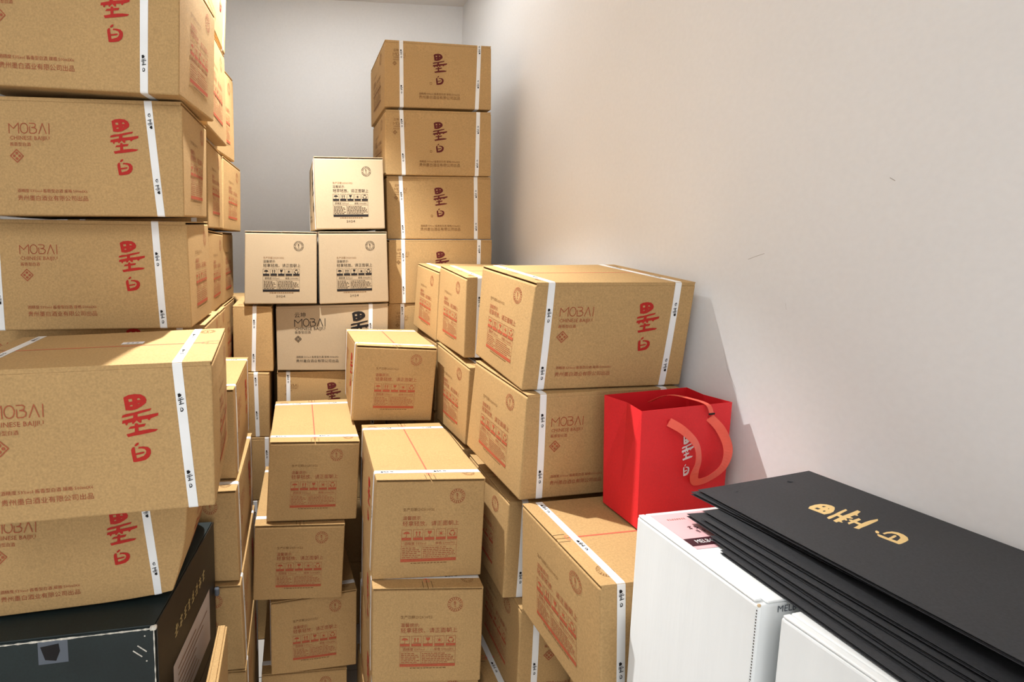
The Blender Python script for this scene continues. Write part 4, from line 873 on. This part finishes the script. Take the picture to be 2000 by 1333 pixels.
# ------------------------------------------------------------------ folded black paper bags on the white boxes
def black_bag(label, fl, fr, nl, nr, seed, logo=False, sag=.003):
    rnd = random.Random(seed); C = [np.array(p, float) for p in (nl, nr, fl, fr)]
    root = thing('folded_paper_bag', label, 'bag', tuple(C[0]*.25 + C[1]*.25 + C[2]*.25 + C[3]*.25), 'folded black paper bags')
    L = np.linalg.norm(C[2] - C[0]); W = np.linalg.norm(C[1] - C[0])
    def mp(u, v, z):      # u across 0..1, v near..far 0..1, z up
        p = (C[0]*(1-u) + C[1]*u)*(1-v) + (C[2]*(1-u) + C[3]*u)*v
        return p + np.array((0, 0, z + sag * 4*u*(1-u) * math.sin(math.pi*v) * rnd0))
    rnd0 = rnd.uniform(-.3, .5)
    def slab(name, u0, u1, v0, v1, z0, th, mat, lift=0.0, parent=root):
        n = 8; V, F = [], []
        for k in (0, 1):
            for j in range(n + 1):
                for i in range(n + 1):
                    u = u0 + (u1-u0)*i/n; v = v0 + (v1-v0)*j/n
                    V.append(mp(u, v, z0 + k*th + lift * (1 - u)**3))
        q = (n+1)**2; id_ = lambda k, i, j: k*q + j*(n+1) + i
        for j in range(n):
            for i in range(n):
                F.append((id_(1,i,j), id_(1,i+1,j), id_(1,i+1,j+1), id_(1,i,j+1))); F.append((id_(0,i,j), id_(0,i,j+1), id_(0,i+1,j+1), id_(0,i+1,j)))
        for i in range(n):
            F += [(id_(0,i,0), id_(0,i+1,0), id_(1,i+1,0), id_(1,i,0)), (id_(0,i+1,n), id_(0,i,n), id_(1,i,n), id_(1,i+1,n)), (id_(0,0,i+1), id_(0,0,i), id_(1,0,i), id_(1,0,i+1)), (id_(0,n,i), id_(0,n,i+1), id_(1,n,i+1), id_(1,n,i))]
        return obj(name, V, F, mat, parent)
    slab('back_panel', 0, 1, 0, 1, 0, .0006, 'black_paper')
    slab('side_fold', .006, .20, .015, .985, .0010, .0005, 'black_paper', lift=.0004)
    slab('side_fold', .80, .994, .015, .985, .0010, .0005, 'black_paper')
    slab('bottom_fold', .01, .99, .0, .16, .0017, .0005, 'black_paper')
    top = slab('front_panel', 0, 1, 0, 1, .0026, .0006, 'black_paper', lift=.0016)
    for u in (.22, .70):
        q = [mp(u + .022*a, .945 + .009*b, .0042) for a, b in circle(0, 0, 1, 10)]; r = [mp(u + .022*a*.6, .945 + .009*b*.55, .0048) for a, b in circle(0, 0, 1, 10)]
        obj('ribbon_knot', q + r, [(i, (i+1) % 10, 10 + (i+1) % 10, 10 + i) for i in range(10)] + [tuple(range(10, 20))], 'black_paper', top)
    if logo:
        h = .118; u0, v0 = logo
        obj('gold_logo', [mp(u0 + x*h*1.22/W, v0 + (y - .5)*h/L, .0036) for x, y in LOGO.v], LOGO.f, 'gold_foil', top)
    return root
def lowbag(label, fl, zf, zn, seed, yaw):
    a = math.radians(yaw); w = np.array((math.cos(a), math.sin(a))) * .278; l = np.array((math.sin(a), -math.cos(a))) * .45
    f = np.array(fl); p = lambda q, z: (*q, z)
    black_bag(label, p(f, zf), p(f + w, zf), p(f + l, zn), p(f + w + l, zn), seed)
lowbag('lowest folded black paper bag, flat on the lids of the white boxes', (.634, .640), 1.2545, 1.2550, 1, 2)
lowbag('second lowest folded black paper bag in the pile on the white boxes', (.642, .668), 1.2590, 1.2600, 2, 4)
lowbag('folded black paper bag whose pointed far corner reaches over the pink label', (.648, .722), 1.2640, 1.2680, 3, 3)
lowbag('folded black paper bag fourth from the bottom of the pile', (.655, .700), 1.2690, 1.2750, 4, 6)
lowbag('folded black paper bag third from the top of the pile', (.668, .712), 1.2740, 1.2850, 5, 5)
lowbag('folded black paper bag directly under the top one with the gold logo', (.690, .764), 1.2780, 1.2990, 6, 7)
black_bag('top folded black paper bag with gold brush logo, leaning against the wall', (.700, .761, 1.283), (.974, .811, 1.283), (.706, .330, 1.314), (.966, .380, 1.322), 7, logo=(.55, .63), sag=.002)

bpy.data.objects.remove(_to); bpy.data.curves.remove(_tc)
for o in scene.objects:
    if '_o' in o: del o['_o']
